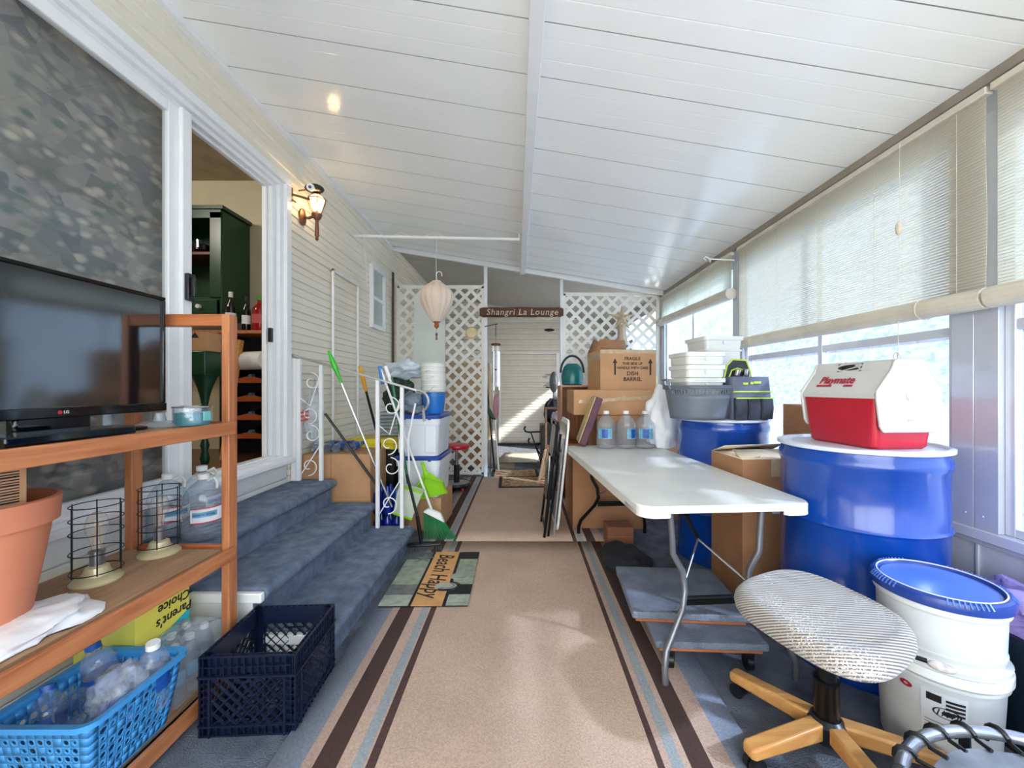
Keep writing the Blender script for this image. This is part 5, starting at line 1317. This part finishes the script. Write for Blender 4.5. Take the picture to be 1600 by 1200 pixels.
text('RECYCLE', mat('pink_ink', rgb(200, 150, 160), .5), bpy.data.objects[[o.name for o in bpy.data.objects if o.name.startswith('square_bucket')][0]], frame((.06, -.146, .13), (1, 0, 0), (0, 0, 1)), .012, .0003) if False else None
t = thing('tool_bag', 'grey and black tool bag with lime piping on the farther drum', 'bag', (1.535, 2.735, z2), R(6))
bagd = mat('bag_dark_nylon', rgb(52, 56, 70), .7, bump=.3, bs=200, var=.1); bagl = mat('bag_grey_nylon', rgb(96, 100, 122), .6, bump=.3, bs=150)
lp2 = mat('lime_piping', rgb(190, 226, 70), .5)
b = MB(); b.loft([rrect(.27, .15, .03, 0), rrect(.29, .16, .03, .15), rrect(.28, .13, .03, .29)], True, True); b.build('bag_body', bagl, t)
for k in range(3):
    b = MB(); x = -.092+k*.092; b.loft([rrect(.084, .03, .012, .005, 4, x, -.085), rrect(.088, .038, .014, .08, 4, x, -.09), rrect(.086, .028, .01, .145, 4, x, -.085)]); b.build('pocket', bagd, t)
b = MB(); b.box(-.134, .134, -.107, -.098, .142, .15); b.box(-.138, .138, -.082, -.072, .185, .193); b.build('piping', lp2, t)
b = MB(); b.prism([(-.145, .27), (.05, .27), (.05, .33), (.02, .405), (-.08, .41), (-.12, .37)], 'y', .02, .035); b.build('handle_panel', bagd, t, bevel=.005)
b = MB(); b.tube([(-.145, .018, .27), (-.12, .016, .37), (-.08, .014, .41), (.02, .014, .405), (.05, .016, .33), (.06, .018, .28)], .006, 6); b.tube([(-.11, .012, .285), (-.09, .01, .335), (-.05, .01, .35), (-.01, .01, .34), (.0, .012, .29)], .005, 6); b.build('piping', lp2, t)
b = MB()
for k, (x, w_) in enumerate(((-.05, .035), (-.005, .02), (.035, .05))): b.box(x-w_/2, x+w_/2, -.079, -.074, .235+.004*k, .25+.004*k)
b.build('worn_print', lp2, t)
b = MB(); b.tube([(-.06, 0, .30), (-.055, -.01, .34)], .02, 12); b.tube([(.0, 0, .30), (.0, -.01, .345)], .017, 12); b.build('tool_tip', chrome, t)

# boxes between the drums
cbox('cardboard_box', 'tall brown cardboard box against the window wall behind the cooler', 1.72, 1.925, 2.22, 2.62, 0, 1.13, card_d, 0, False)
t = thing('cardboard_box', 'open cardboard box with spread pale flaps between the table and nearer drum', 'box', (1.435, 2.42, 0), R(4))
b = MB(); hx, hy, h = .20, .16, .83
b.box(-hx, hx, -hy, -hy+.006, 0, h); b.box(-hx, hx, hy-.006, hy, 0, h); b.box(-hx, -hx+.006, -hy+.006, hy-.006, 0, h); b.box(hx-.006, hx, -hy+.006, hy-.006, 0, h); b.box(-hx, hx, -hy, hy, 0, .006)
b.build('box_body', card_d, t)
for pts in ([(-hx, -hy, h), (hx, -hy, h), (hx-.02, -hy+.13, h+.035), (-hx+.02, -hy+.13, h+.035)], [(-hx, hy, h), (hx, hy, h), (hx-.02, hy-.14, h+.06), (-hx+.02, hy-.12, h+.05)], [(-hx, -hy, h), (-hx, hy, h), (-hx+.12, hy-.02, h+.012), (-hx+.12, -hy+.02, h+.012)], [(hx, -hy, h), (hx, hy, h), (hx-.12, hy-.02, h+.03), (hx-.12, -hy+.02, h+.03)]):
    b = MB(); b.add(pts, [(0,1,2,3)]); b.build('flap', card_in, t, solid=.004)
b = MB(); b.box(-.03, .03, -hy-.001, -hy, h-.10, h); b.build('tape', tape_m, t)

# box stack beyond the table
cbox('cardboard_box', 'bottom cardboard box of the stack beyond the folding table', .44, 1.08, 3.46, 4.05, 0, .66, card_d, 0, True)
cbox('cardboard_box', 'flat cardboard box just above the table top behind the water jugs', .66, 1.20, 3.52, 4.0, .662, .985, card_d)
t = cbox('cardboard_box', 'wide taped cardboard box directly beneath the dish barrel box', .47, 1.22, 3.62, 4.18, .986, 1.215, card, 0, False)
b = MB(); b.bar((-.33, -.282, .12), (.37, -.282, .165), .002, .03); b.bar((-.2, -.283, .10), (.1, -.283, .17), .002, .02); b.build('tape', tape_m, t)
db = thing('cardboard_box', 'open moving box printed DISH BARREL on top of the stack', 'box', (.975, 3.95, 1.216), R(6))
hx, hy, h = .27, .22, .375
b = MB(); b.box(-hx, hx, -hy, -hy+.005, 0, h); b.box(-hx, hx, hy-.005, hy, 0, h); b.box(-hx, -hx+.005, -hy+.005, hy-.005, 0, h); b.box(hx-.005, hx, -hy+.005, hy-.005, 0, h); b.box(-hx+.005, hx-.005, -hy+.005, hy-.005, 0, .006); b.build('box_body', card, db)
b = MB(); b.add([(-hx, hy, h), (hx*.55, hy, h), (hx*.45, hy-.02, h+.14), (-hx+.13, hy-.02, h+.15)], [(0,1,2,3)]); b.build('flap', card_d, db, solid=.004)
b = MB(); b.add([(-hx, -hy, h), (-hx, hy, h), (-hx+.06, hy-.02, h+.15), (-hx+.03, -hy+.05, h+.06)], [(0,1,2,3)]); b.build('flap', card_d, db, solid=.004)
b = MB(); b.add([(-hx, -hy, h), (hx, -hy, h), (hx-.01, -hy+.18, h+.01), (-hx+.01, -hy+.18, h+.01)], [(0,1,2,3)]); b.build('flap', card, db, solid=.004)
b = MB(); b.box(-hx-.001, hx+.001, -hy-.001, -hy, h-.035, h); b.box(-hx-.0015, -hx, -hy, hy, h-.09, h-.02); b.build('tape', tape_m, db)
def tx(s, x, z, sz): text(s, ink, db, frame((x, -hy-.0012, z), (1, 0, 0), (0, 0, 1)), sz, .0003, bold=.001)
tx('FRAGILE', .04, .292, .042); tx('THIS SIDE UP', .04, .245, .034); tx('HANDLE WITH CARE', .04, .205, .032); tx('DISH', .04, .152, .052); tx('BARREL', .04, .098, .052)
for x in (-.13, .215):
    b = MB(); b.add([(x-.008, -hy-.0012, .14), (x+.008, -hy-.0012, .14), (x+.008, -hy-.0012, .25), (x+.022, -hy-.0012, .25), (x, -hy-.0012, .295), (x-.022, -hy-.0012, .25), (x-.008, -hy-.0012, .25)], [tuple(range(7))]); b.build('arrow_print', ink, db)
# cushion leaning, shelf with teal can behind
t = thing('cushioned_board', 'yellow-tan padded board with purple edge leaning on the box stack', 'padded board', (.50, 3.30, .757), 0, None, (0, R(20), R(-4)))
b = MB(); b.box(-.03, .03, 0, .29, 0, .42); b.build('pad', mat('purple_edge', rgb(96, 60, 76), .7), t, bevel=.008)
b = MB(); b.box(-.038, -.030, .004, .286, .006, .414); b.build('pad_face', mat('yellow_tan', rgb(204, 184, 134), .7), t, bevel=.003)
t = thing('wooden_crate', 'upright wooden crate shelf behind the cardboard stack', 'shelf', (.56, 4.55, 0))
b = MB(); b.box(-.14, -.12, -.2, .2, 0, 1.24); b.box(.20, .22, -.2, .2, 0, 1.24); b.box(-.14, .22, -.2, .2, 1.24, 1.26); b.box(-.12, .20, .18, .2, 0, 1.24); b.build('crate_frame', wood_z, t)
b = MB(); b.box(-.12, .20, -.19, .18, .6, .62); b.build('shelf', wood_x, t)
t = thing('watering_can', 'teal plastic jug with dark hoop handle left of the dish barrel box', 'watering can', (.56, 4.45, 1.262))
b = MB(); b.lathe([(.10, 0), (.115, .01), (.125, .10), (.10, .20), (.06, .24)], seg=28); b.build('can_body', mat('teal_plastic', rgb(14, 104, 104), .3), t)
b = MB(); b.tube([(-.13+.13*(1-math.cos(a)), 0, .14+.19*math.sin(a)) for a in [k*PI/12 for k in range(13)]], .013, 8); b.build('handle', mat('dark_handle', rgb(46, 56, 60), .4), t)
# star tree-topper ornament and yellow bottle
t = thing('star_ornament', 'beige five-pointed starfish ornament above the dish barrel box', 'ornament', (1.33, 5.30, 2.16), 0, None, (PI/2, 0, 0))
b = MB(); pts = []
for k in range(10):
    a = PI/2+k*PI/5; q = .19 if k % 2 == 0 else .06; pts.append((q*math.cos(a), q*math.sin(a)))
vs = [(x, y, 0) for x, y in pts]+[(0, 0, .04), (0, 0, -.02)]
b.add(vs, [(k, (k+1) % 10, 10) for k in range(10)]+[((k+1) % 10, k, 11) for k in range(10)]); b.build('star', mat('beige_star', rgb(196, 176, 140), .5, var=.15, vs=15), t, smooth=0)
b = MB(); b.tube([(0, -.08, 0), (.02, -.35, -.05)], [.05, .07], 8); b.build('trailing_cloth', mat('beige_cloth', rgb(190, 170, 150), .7), t)
b = MB()
for k in range(9): a = k*.7; b.ball((1.05+.07*math.cos(a)+.02*k, 5.25+.03*math.sin(a), 1.74+.03*(k % 3)), .035, 10, 6)
b.box(.98, 1.22, 5.18, 5.32, 0, 1.71)
o = MB(); 
tag(b.build('flower_planter', mat('pink_grey_flowers', rgb(196, 160, 164), .7)), 'pinkish flowers in a tall stand against the right lattice', 'planter')
t = thing('soap_bottle', 'yellow bottle with brown cap between dish barrel box and grey tub', 'bottle', (1.28, 3.9, 1.19))
b = MB(); b.lathe([(.045, 0), (.045, .15), (.02, .19)], seg=18); b.build('bottle_body', mat('yellow_plastic', rgb(230, 196, 30), .3), t)
b = MB(); b.lathe([(.022, .19), (.022, .24)], seg=14); b.build('cap', mat('brown_cap', rgb(170, 110, 50), .4), t)
b = MB(); b.box(1.225, 1.5, 3.7, 4.2, 0, 1.188); tag(b.build('side_cabinet', card_d, bevel=.006), 'plain brown carton column behind the white bag', 'box')

# folded chairs leaning against the table end
def folded_chair(label, loc, rot, tm, pm, white=False):
    t = thing('folding_chair', label, 'folding chair', loc, 0, None, rot)
    # local: plane is y-z, thickness x
    for y in (0, .38):
        b = MB(); b.tube([(0, y, 0), (0, y, .90), (0, y+(.03 if y == 0 else -.03), .94)], .011, 8); b.build('leg', tm, t)
        b = MB(); b.tube([(.035, y+(.03 if y == 0 else -.03), 0), (.03, y+(.03 if y == 0 else -.03), .70)], .010, 8); b.build('leg', tm, t)
    b = MB()
    for z in (.06, .22): b.tube([(0.0 if z < .1 else .035, .02, z), (.0 if z < .1 else .035, .36, z)], .008, 8)
    b.tube([(0, .03, .94), (0, .35, .94)], .011, 8); b.build('crossbar', tm, t)
    b = MB(); b.loft([[(x, y, z) for (y, z, _) in rrect(.33, .26, .05, 0, 5, .19, .78)] for x in (-.012, .022)]); b.build('backrest', pm, t)
    b = MB(); b.loft([[(x, y, z) for (y, z, _) in rrect(.33, .34, .06, 0, 5, .19, .46)] for x in (-.018, .03)]); b.build('seat', pm, t)
    b = MB(); b.tube([(-.012, .04, .35), (-.03, .05, .66)], .006, 6); b.build('bracket', chrome, t)
vin = mat('black_vinyl', rgb(20, 24, 36), .25, var=.1, bump=.1)
folded_chair('black folding chair folded flat, leaning nearest the walkway', (.18, 3.24, .014), (0, R(7), R(1)), black_m, vin)
t = thing('folding_tray', 'folded white-edged tray table leaning behind the black folding chair', 'tray table', (.275, 3.24, .0155), 0, None, (0, R(6), R(1)))
b = MB(); b.loft([[(x, y, z) for (y, z, _) in rrect(.46, .92, .07, 0, 5, .23, .50)] for x in (0, .018)]); b.build('tray_top', white_p, t, bevel=.004)
b = MB(); b.loft([[(x, y, z) for (y, z, _) in rrect(.40, .84, .05, 0, 5, .23, .50)] for x in (-.004, .0)]); b.build('tray_underside', black_gloss, t)
for y in (.05, .40): b = MB(); b.tube([(-.012, y, 0), (-.012, y, .80)], .010, 8); b.build('leg', mat('grey_tray_leg', rgb(150, 150, 156), .4), t)
0 and folded_chair('second black folding chair, hidden closest to the table end', (.365, 3.24, .0145), (0, R(7), R(1)), black_m, vin)

# carpeted dollies
def dolly(loc, rz, label, w, d, drop, hh):
    t = thing('dolly', label, 'dolly', loc, rz, 'carpet-covered dollies under the table')
    b = MB(); b.loft([rrect(w, d, .012, 0, 3), rrect(w, d, .012, hh, 3)]); b.build('deck', mat('grey_carpet_deck', rgb(120, 128, 144), .95, bump=.8, bs=160, var=.15, vs=10), t, bevel=.006)
    b = MB()
    b.box(-w/2+.02, w/2-.02, -d/2+.02, -d/2+.07, -.02, 0); b.build('rail', wood_x, t)
    b = MB(); b.box(-w/2+.02, w/2-.02, d/2-.07, d/2-.02, -.02, 0); b.build('rail', wood_x, t)
    if drop:
        for s_ in (-1, 1):
            for q in (-1, 1):
                x, y = s_*(w/2-.07), q*(d/2-.045)
                b = MB(); b.tube([(x-.012, y, -drop+.034), (x+.012, y, -drop+.034)], .033, 16); b.box(x-.02, x+.02, y-.015, y+.015, -drop+.034, -.02); b.build('caster', black_p, t)
    return t
dolly((.83, 1.915, .108), R(-3), 'lower carpet-covered dolly on black casters under the folding table', .48, .42, .108, .03)
dolly((.80, 2.07, .160), R(-4), 'upper carpet-covered dolly board stacked on the lower one', .54, .48, 0, .032)
b = crumple((0, 0, 0), (.16, .22, .07), .25, 1.6, 51, -.04)
tag(b.build('dark_clutter_bag', mat('dark_cloth', rgb(34, 36, 42), .8), smooth=60), 'dark crumpled bag on the floor under the table', 'bag', None, (.72, 2.75, .042))
cbox('cardboard_box', 'small reddish-brown box on the floor under the table', .66, .86, 3.06, 3.22, 0, .16, mat('red_brown_card', rgb(140, 88, 62), .7), 0, False)

# office chair seat
oc = thing('office_chair', 'backless office chair with striped grey cushion and wooden five-star base', 'office chair', (1.035, 1.35, 0), 0)
def cushion_mat():
    m, n, out = new('ribbed_grey_fabric'); N = n.nodes; L = n.links
    p = N.new('ShaderNodeBsdfPrincipled'); p.inputs['Roughness'].default_value = .9; p.inputs['Sheen Weight'].default_value = .3; L.new(p.outputs[0], out.inputs[0])
    tcn = N.new('ShaderNodeTexCoord'); wv = N.new('ShaderNodeTexWave'); wv.wave_type = 'BANDS'; wv.bands_direction = 'DIAGONAL'
    mp = N.new('ShaderNodeMapping'); mp.inputs['Scale'].default_value = (0.12, 1, 1.3); L.new(tcn.outputs['Object'], mp.inputs[0]); L.new(mp.outputs[0], wv.inputs['Vector'])
    wv.inputs['Scale'].default_value = 46; wv.inputs['Distortion'].default_value = .4; wv.inputs['Detail'].default_value = 1
    rp = N.new('ShaderNodeValToRGB'); rp.color_ramp.elements[0].position = .25; rp.color_ramp.elements[0].color = (*rgb(98, 88, 82), 1); rp.color_ramp.elements[1].position = .6; rp.color_ramp.elements[1].color = (*rgb(182, 174, 166), 1)
    L.new(wv.outputs[0], rp.inputs[0])
    nz = N.new('ShaderNodeTexNoise'); nz.inputs['Scale'].default_value = 220; L.new(tcn.outputs['Object'], nz.inputs['Vector'])
    n2 = N.new('ShaderNodeTexNoise'); n2.inputs['Scale'].default_value = 4; L.new(tcn.outputs['Object'], n2.inputs['Vector'])
    mu = N.new('ShaderNodeMath'); mu.operation = 'MULTIPLY'; L.new(nz.outputs[0], mu.inputs[0]); L.new(n2.outputs[0], mu.inputs[1])
    mr = N.new('ShaderNodeMapRange'); mr.inputs[1].default_value = .33; mr.inputs[2].default_value = .40; L.new(mu.outputs[0], mr.inputs[0])
    mx = N.new('ShaderNodeMix'); mx.data_type = 'RGBA'; L.new(mr.outputs[0], mx.inputs[0]); L.new(rp.outputs[0], mx.inputs[6]); mx.inputs[7].default_value = (*rgb(206, 202, 196), 1)
    L.new(mx.outputs[2], p.inputs['Base Color'])
    bp = N.new('ShaderNodeBump'); bp.inputs['Strength'].default_value = .5; bp.inputs['Distance'].default_value = .004; L.new(wv.outputs[0], bp.inputs['Height']); L.new(bp.outputs[0], p.inputs['Normal'])
    return m
b = MB()
seat_pts = []
def seat_ring(sc, z):
    out = []
    cor = [(-.255, .12), (.10, .30), (.205, -.10), (-.13, -.305)]
    n = 64
    for k in range(n):
        a = 2*PI*k/n
        ca, sa = math.cos(a), math.sin(a); e = 3.0
        u = math.copysign(abs(ca)**(2/e), ca); v = math.copysign(abs(sa)**(2/e), sa)
        # bilinear warp of the square -1..1
        P = [Vector((*cor[0], 0)), Vector((*cor[1], 0)), Vector((*cor[2], 0)), Vector((*cor[3], 0))]
        s_, t_ = (u+1)/2, (v+1)/2
        q = (P[3]*(1-s_)+P[2]*s_)*(1-t_)+(P[0]*(1-s_)+P[1]*s_)*t_
        out.append((q.x*sc*1.24, q.y*sc*1.16, z+.035*q.y*sc*0-.02*(q.x*sc)**2*4))
    return out
b.loft([seat_ring(.70, .425), seat_ring(.90, .430), seat_ring(.985, .445), seat_ring(1.0, .462), seat_ring(.985, .480), seat_ring(.93, .497), seat_ring(.82, .508), seat_ring(.78, .504), seat_ring(.70, .507), seat_ring(.4, .507), seat_ring(.05, .507)])
sc_ = b.build('seat', cushion_mat(), oc, smooth=80)
b = MB(); b.loft([seat_ring(.6, .405), seat_ring(.86, .42), seat_ring(.88, .43)]); b.build('seat_shell', black_p, oc)
b = MB(); b.box(-.09, .09, -.05, .05, .36, .41); b.build('mechanism', black_p, oc, bevel=.006)
b = MB(); b.lathe([(.028, .22), (.028, .38)], seg=20); b.lathe([(.036, .07), (.036, .235), (.039, .24), (.039, .25), (.030, .252)], seg=24); b.build('gas_column', black_m, oc)
b = MB(); b.lathe([(.05, .05), (.055, .06), (.055, .11), (.04, .125)], seg=24); b.build('hub', black_p, oc)
b = MB(); b.tube([(.09, -.03, .40), (.20, -.14, .405)], .007, 8); b.build('lever', black_m, oc)
b = MB(); b.T = Matrix.Translation((.222, -.16, .40)) @ Matrix.Rotation(R(-40), 4, 'Z'); b.ball((0, 0, 0), (.032, .014, .014)); b.build('lever_paddle', mat('paddle_clear', rgb(206, 196, 196), .2, var=.2, vs=40), oc)
for k, ad in enumerate((194, 124, 50, -22, -90)):
    a = R(ad); ca, sa = math.cos(a), math.sin(a)
    T = Matrix.Rotation(a, 4, 'Z')
    leg = MB(); leg.T = T
    leg.loft([[(x, -w_, z0), (x, w_, z0), (x, w_, z1), (x, -w_, z1)] for x, w_, z0, z1 in ((.04, .026, .062, .118), (.12, .026, .060, .112), (.24, .027, .058, .10), (.31, .026, .056, .094), (.325, .018, .06, .088))])
    lo_ = leg.build('leg', pale_wood, oc, bevel=.008, seg=3)
    c2 = MB(); c2.T = T; c2.tube([(.295, -.022, .028), (.295, -.004, .028)], .027, 16); c2.tube([(.295, .004, .028), (.295, .022, .028)], .027, 16); c2.tube([(.295, 0, .028), (.295, 0, .06)], .008, 8); c2.build('caster', black_p, lo_)

# white buckets with blue lid
bx_, by_ = 1.44, 1.378
bkw = mat('bucket_white', rgb(212, 215, 216), .35, var=.03)
gbk = 'white buckets beside the office chair'
t = thing('bucket', 'lower white bucket with black and red printed label', 'bucket', (bx_, by_, 0), 0, gbk); t.scale = (1.05, 1.05, .948)
b = MB(); b.lathe([(.133, 0), (.138, .006), (.150, .30), (.158, .302), (.158, .312), (.152, .314), (.153, .352), (.160, .354), (.162, .372), (.155, .376)], seg=56); b.build('bucket_body', bkw, t)
b = MB(); b.lathe([(.159, .318), (.164, .322), (.164, .35), (.159, .352)], seg=56, c0=False, c1=False); b.build('rim_band', white_p, t)
def wraplabel(nm, a0, a1, z0, z1, rf, m, par, n=10):
    b = MB(); vs = [(rf(z)*math.cos(a0+(a1-a0)*k/n), rf(z)*math.sin(a0+(a1-a0)*k/n), z) for z in (z0, z1) for k in range(n+1)]
    b.add(vs, [(k, k+1, n+2+k, n+1+k) for k in range(n)]); return b.build(nm, m, par)
rf = lambda z: .1385+(.012)*(z/.30)+.0012; rf2 = lambda z: rf(z)+.0008
A = R(-128)
wraplabel('label', A-.38, A+.30, .14, .28, rf, lab_w, t)
for k in range(4): wraplabel('label_bar', A-.02, A+.26, .255-k*.013, .263-k*.013, rf2, ink, t)
wraplabel('label_bar', A-.30, A-.08, .245, .27, rf2, ink, t)
for k in range(4): wraplabel('label_lines', A-.33, A+.26, .175-k*.01, .178-k*.01, rf2, mat('print_grey%d' % k, rgb(150, 140, 128), .6), t)
def emblem(name, aa, zz, sx_, sz_, m, par, hole=None):
    b = MB(); n = 24; vs = []
    for q in ((.0, hole) if hole else (.0,)):
        pass
    R0 = [(aa+sx_*math.cos(k*2*PI/n)/.15, zz+sz_*math.sin(k*2*PI/n)) for k in range(n)]
    R1 = [(aa+sx_*(hole or 0.01)*math.cos(k*2*PI/n)/.15, zz+sz_*(hole or .01)*math.sin(k*2*PI/n)) for k in range(n)]
    vs = [(rf2(z)*math.cos(a), rf2(z)*math.sin(a), z) for a, z in R0+R1]
    b.add(vs, [(k, (k+1) % n, n+(k+1) % n, n+k) for k in range(n)]); return b.build(name, m, par)
emblem('bee_emblem', A, .215, .032, .018, ink, t, .86); emblem('bee_emblem', A+.02, .215, .015, .008, ink, t)
for k in range(5):
    aa = A-.14+k*.07; b = MB(); b.tube([(rf2(z)*math.cos(a), rf2(z)*math.sin(a), z) for a, z in ((aa, .205), (aa+.03, .225))], .0015, 5); b.build('bee_emblem', ink, t)
emblem('red_emblem', A-.62, .262, .016, .011, redink, t, .35)
t = thing('bucket', 'upper white bucket nested in the lower one, closed with blue lid', 'bucket', (bx_, by_, .377*.948), 0, gbk); t.scale = (1.05, 1.05, .948)
b = MB(); b.lathe([(.145, 0), (.147, .01), (.152, .02), (.152, .03), (.149, .032), (.153, .19), (.153, .215)], seg=56); b.build('bucket_body', bkw, t)
b = MB(); b.lathe([(.158, .165), (.160, .168), (.160, .19), (.156, .192)], seg=56, c0=False, c1=False); b.build('rim_band', white_p, t)
lidb = mat('lid_deep_blue', rgb(28, 60, 140), .25, var=.04); lidl = mat('lid_pale_blue', rgb(84, 122, 204), .25, var=.04)
lt = MB(); lt.lathe([(.160, .188), (.168, .190), (.169, .212), (.165, .224), (.158, .229), (.150, .229), (.146, .224), (.143, .216)], seg=72, c0=False); lo_ = lt.build('lid', lidb, t)
b = MB(); b.lathe([(.140, .2165), (.1405, .218), (.09, .2185)], seg=56); b.build('lid_disc', lidl, lo_)
b = MB(); b.tube([(.150*math.cos(a), .150*math.sin(a), .229) for a in [k*PI/28 for k in range(56)]], .0022, 6, True); b.build('lid_bead', white_p, lo_)
b = MB()
for k in range(84):
    a = 2*PI*k/84
    if (k//9) % 2 == 0: b.bar((.1705*math.cos(a), .1705*math.sin(a), .214), (.158*math.cos(a), .158*math.sin(a), .231), .0035, .005)
b.build('lid_rib', lidl, lo_)['kind'] = 'stuff'  # paler blue painted on the ribs stands in for their highlights

# bin with lilac cloth at the right edge
t = thing('dark_bin', 'dark navy bin at the right edge behind the buckets', 'bin', (1.79, 1.33, 0))
b = MB(); b.loft([rrect(.24, .40, .04, 0), rrect(.28, .44, .05, .40)]); b.build('bin_body', mat('bin_navy', rgb(26, 40, 56), .4), t)
b = crumple((0, 0, 0), (.14, .20, .085), .4, 2.2, 61, -.05)
tag(b.build('cloth', mat('lilac_cloth', rgb(150, 132, 190), .8, bump=.4), smooth=60), 'lilac crumpled cloth on top of the dark bin', 'cloth', None, (1.79, 1.36, .452))

# small trampoline
tr = thing('trampoline', 'small round trampoline with silver rim in the near right corner', 'trampoline', (1.20, .70, 0))
RZ, RR = .30, .385
b = MB(); b.tube([(RR*math.cos(a), RR*math.sin(a), RZ) for a in [k*PI/40 for k in range(80)]], .015, 12, True); b.build('rim', mat('silver_tube', rgb(176, 178, 184), .2, metal=.8), tr)
b = MB(); b.sheet(lambda u, v: ((.01+.33*v)*math.cos(2*PI*u), (.01+.33*v)*math.sin(2*PI*u), RZ-.008-.012*(1-v)+.004*math.sin(u*50)*v), 72, 8); b.build('mat', mat('silvery_mesh', rgb(128, 134, 142), .3, var=.3, vs=6, bump=.3, bs=10), tr)
for k in range(30):
    a = 2*PI*k/30+.05
    b = MB(); pts = []
    for q in range(9):
        an = PI*1.6*q/8-.3; pts.append(((RR+.019*math.cos(an+PI))*math.cos(a+.012*q), (RR+.019*math.cos(an+PI))*math.sin(a+.012*q), RZ+.019*math.sin(an+PI)*-1))
    b.tube([((RR-.055)*math.cos(a), (RR-.055)*math.sin(a), RZ-.004)]+pts, .0055, 6); b.build('bungee', black_p, tr)
for k in range(6):
    a = 2*PI*k/6+.5; b = MB(); b.tube([(RR*math.cos(a), RR*math.sin(a), RZ), (RR*.98*math.cos(a), RR*.98*math.sin(a), .0)], .012, 8); b.build('leg', black_m, tr)

# ================================================================== roll-up blinds
slat_m = glow_mat('cream_vinyl_slats', (.6, .6, .58), (.92, .88, .74), .93, front=.34, fcol=rgb(226,220,204))
slat_o = mat('cream_slats_rolled', rgb(214, 206, 188), .5, var=.05)
def blind(label, y0, y1, zb0, zb1, ztop, rr):
    t = thing('roll_blind', label, 'blind', (0, 0, 0), 0, 'roll-up slatted blinds')
    x = 1.885
    b = MB(); b.box(x-.018, x+.018, y0, y1, ztop-.03, ztop); b.build('headrail', mat('cream_rail', rgb(208, 200, 184), .5), t, bevel=.003)
    b = MB(); z = ztop-.035; zl = max(zb0, zb1)
    k = 0
    while z > min(zb0, zb1)+rr:
        # bottom edge may tilt: slat ends where it meets the roll
        b.box(x-.0012, x+.0012, y0+.012+.003*math.sin(z*9), y1-.012, z-.0105, z); z -= .0132; k += 1
    b.build('slats', slat_m, t)
    b = MB(); n_ = 5
    for i in range(n_):
        yy = y0+.12+(y1-y0-.24)*i/(n_-1); b.tube([(x-.003, yy, ztop-.02), (x-.003, yy, (zb0+zb1)/2+rr)], .0012, 4)
    b.build('ladder_string', slat_o, t)
    b = MB(); prof = []
    rings = []
    for i in range(2):
        yy = (y0, y1)[i]; zz = (zb0, zb1)[i]
        rings.append([(x-.01+rr*(1+.05*(k % 2))*math.cos(2*PI*k/28), yy, zz+rr*(1+.05*(k % 2))*math.sin(2*PI*k/28)) for k in range(28)])
    b.loft(rings); b.build('rolled_slats', slat_o, t, smooth=0)
    b = MB()
    for yy in (y0+.25, y1-.25):
        zz = zb0+(zb1-zb0)*(yy-y0)/(y1-y0)
        b.tube([(x-.01+(rr+.006)*math.cos(a), yy, zz+(rr+.006)*math.sin(a)) for a in [k*PI/8 for k in range(16)]], .002, 5, True)
    yy = y0+.35
    b.tube([(x-.03, yy, ztop-.02), (x-.03, yy+.01, zb0-.35)], .0015, 5)
    b.build('cord', mat('cream_cord', rgb(220, 214, 200), .6), t)
    b = MB(); b.ball((x-.035, yy, zb0+.42), (.014, .014, .035), 8, 6); b.tube([(x-.035+.012*math.cos(a*1.3), yy+.02*math.cos(a), zb0-.22+.03*math.sin(a)) for a in [k*.6 for k in range(14)]], .002, 5); b.build('cord_knot', slat_o, t)
zt = 2.455
blind('large slatted blind above the drums, in the middle of the window wall', 1.60, 3.46, 1.60, 1.615, zt, .042)
blind('nearest slatted blind, cut by the right edge of the photo', -.30, 1.585, 1.60, 1.60, zt, .042)
blind('farthest slatted blind, rolled up highest near the right lattice', 3.56, 5.42, 2.08, 2.12, zt, .05)
b = MB(); b.T = Matrix.Translation((1.80, 3.5, 2.36))
b.tube([(-.18, 0, 0), (-.20, 0, .015), (-.18, 0, .03), (-.15, 0, .012), (.07, 0, .0)], .006, 6)
tag(b.build('wire_hook', white_vinyl), 'white wire hook sticking out near the top between two blinds', 'hook')
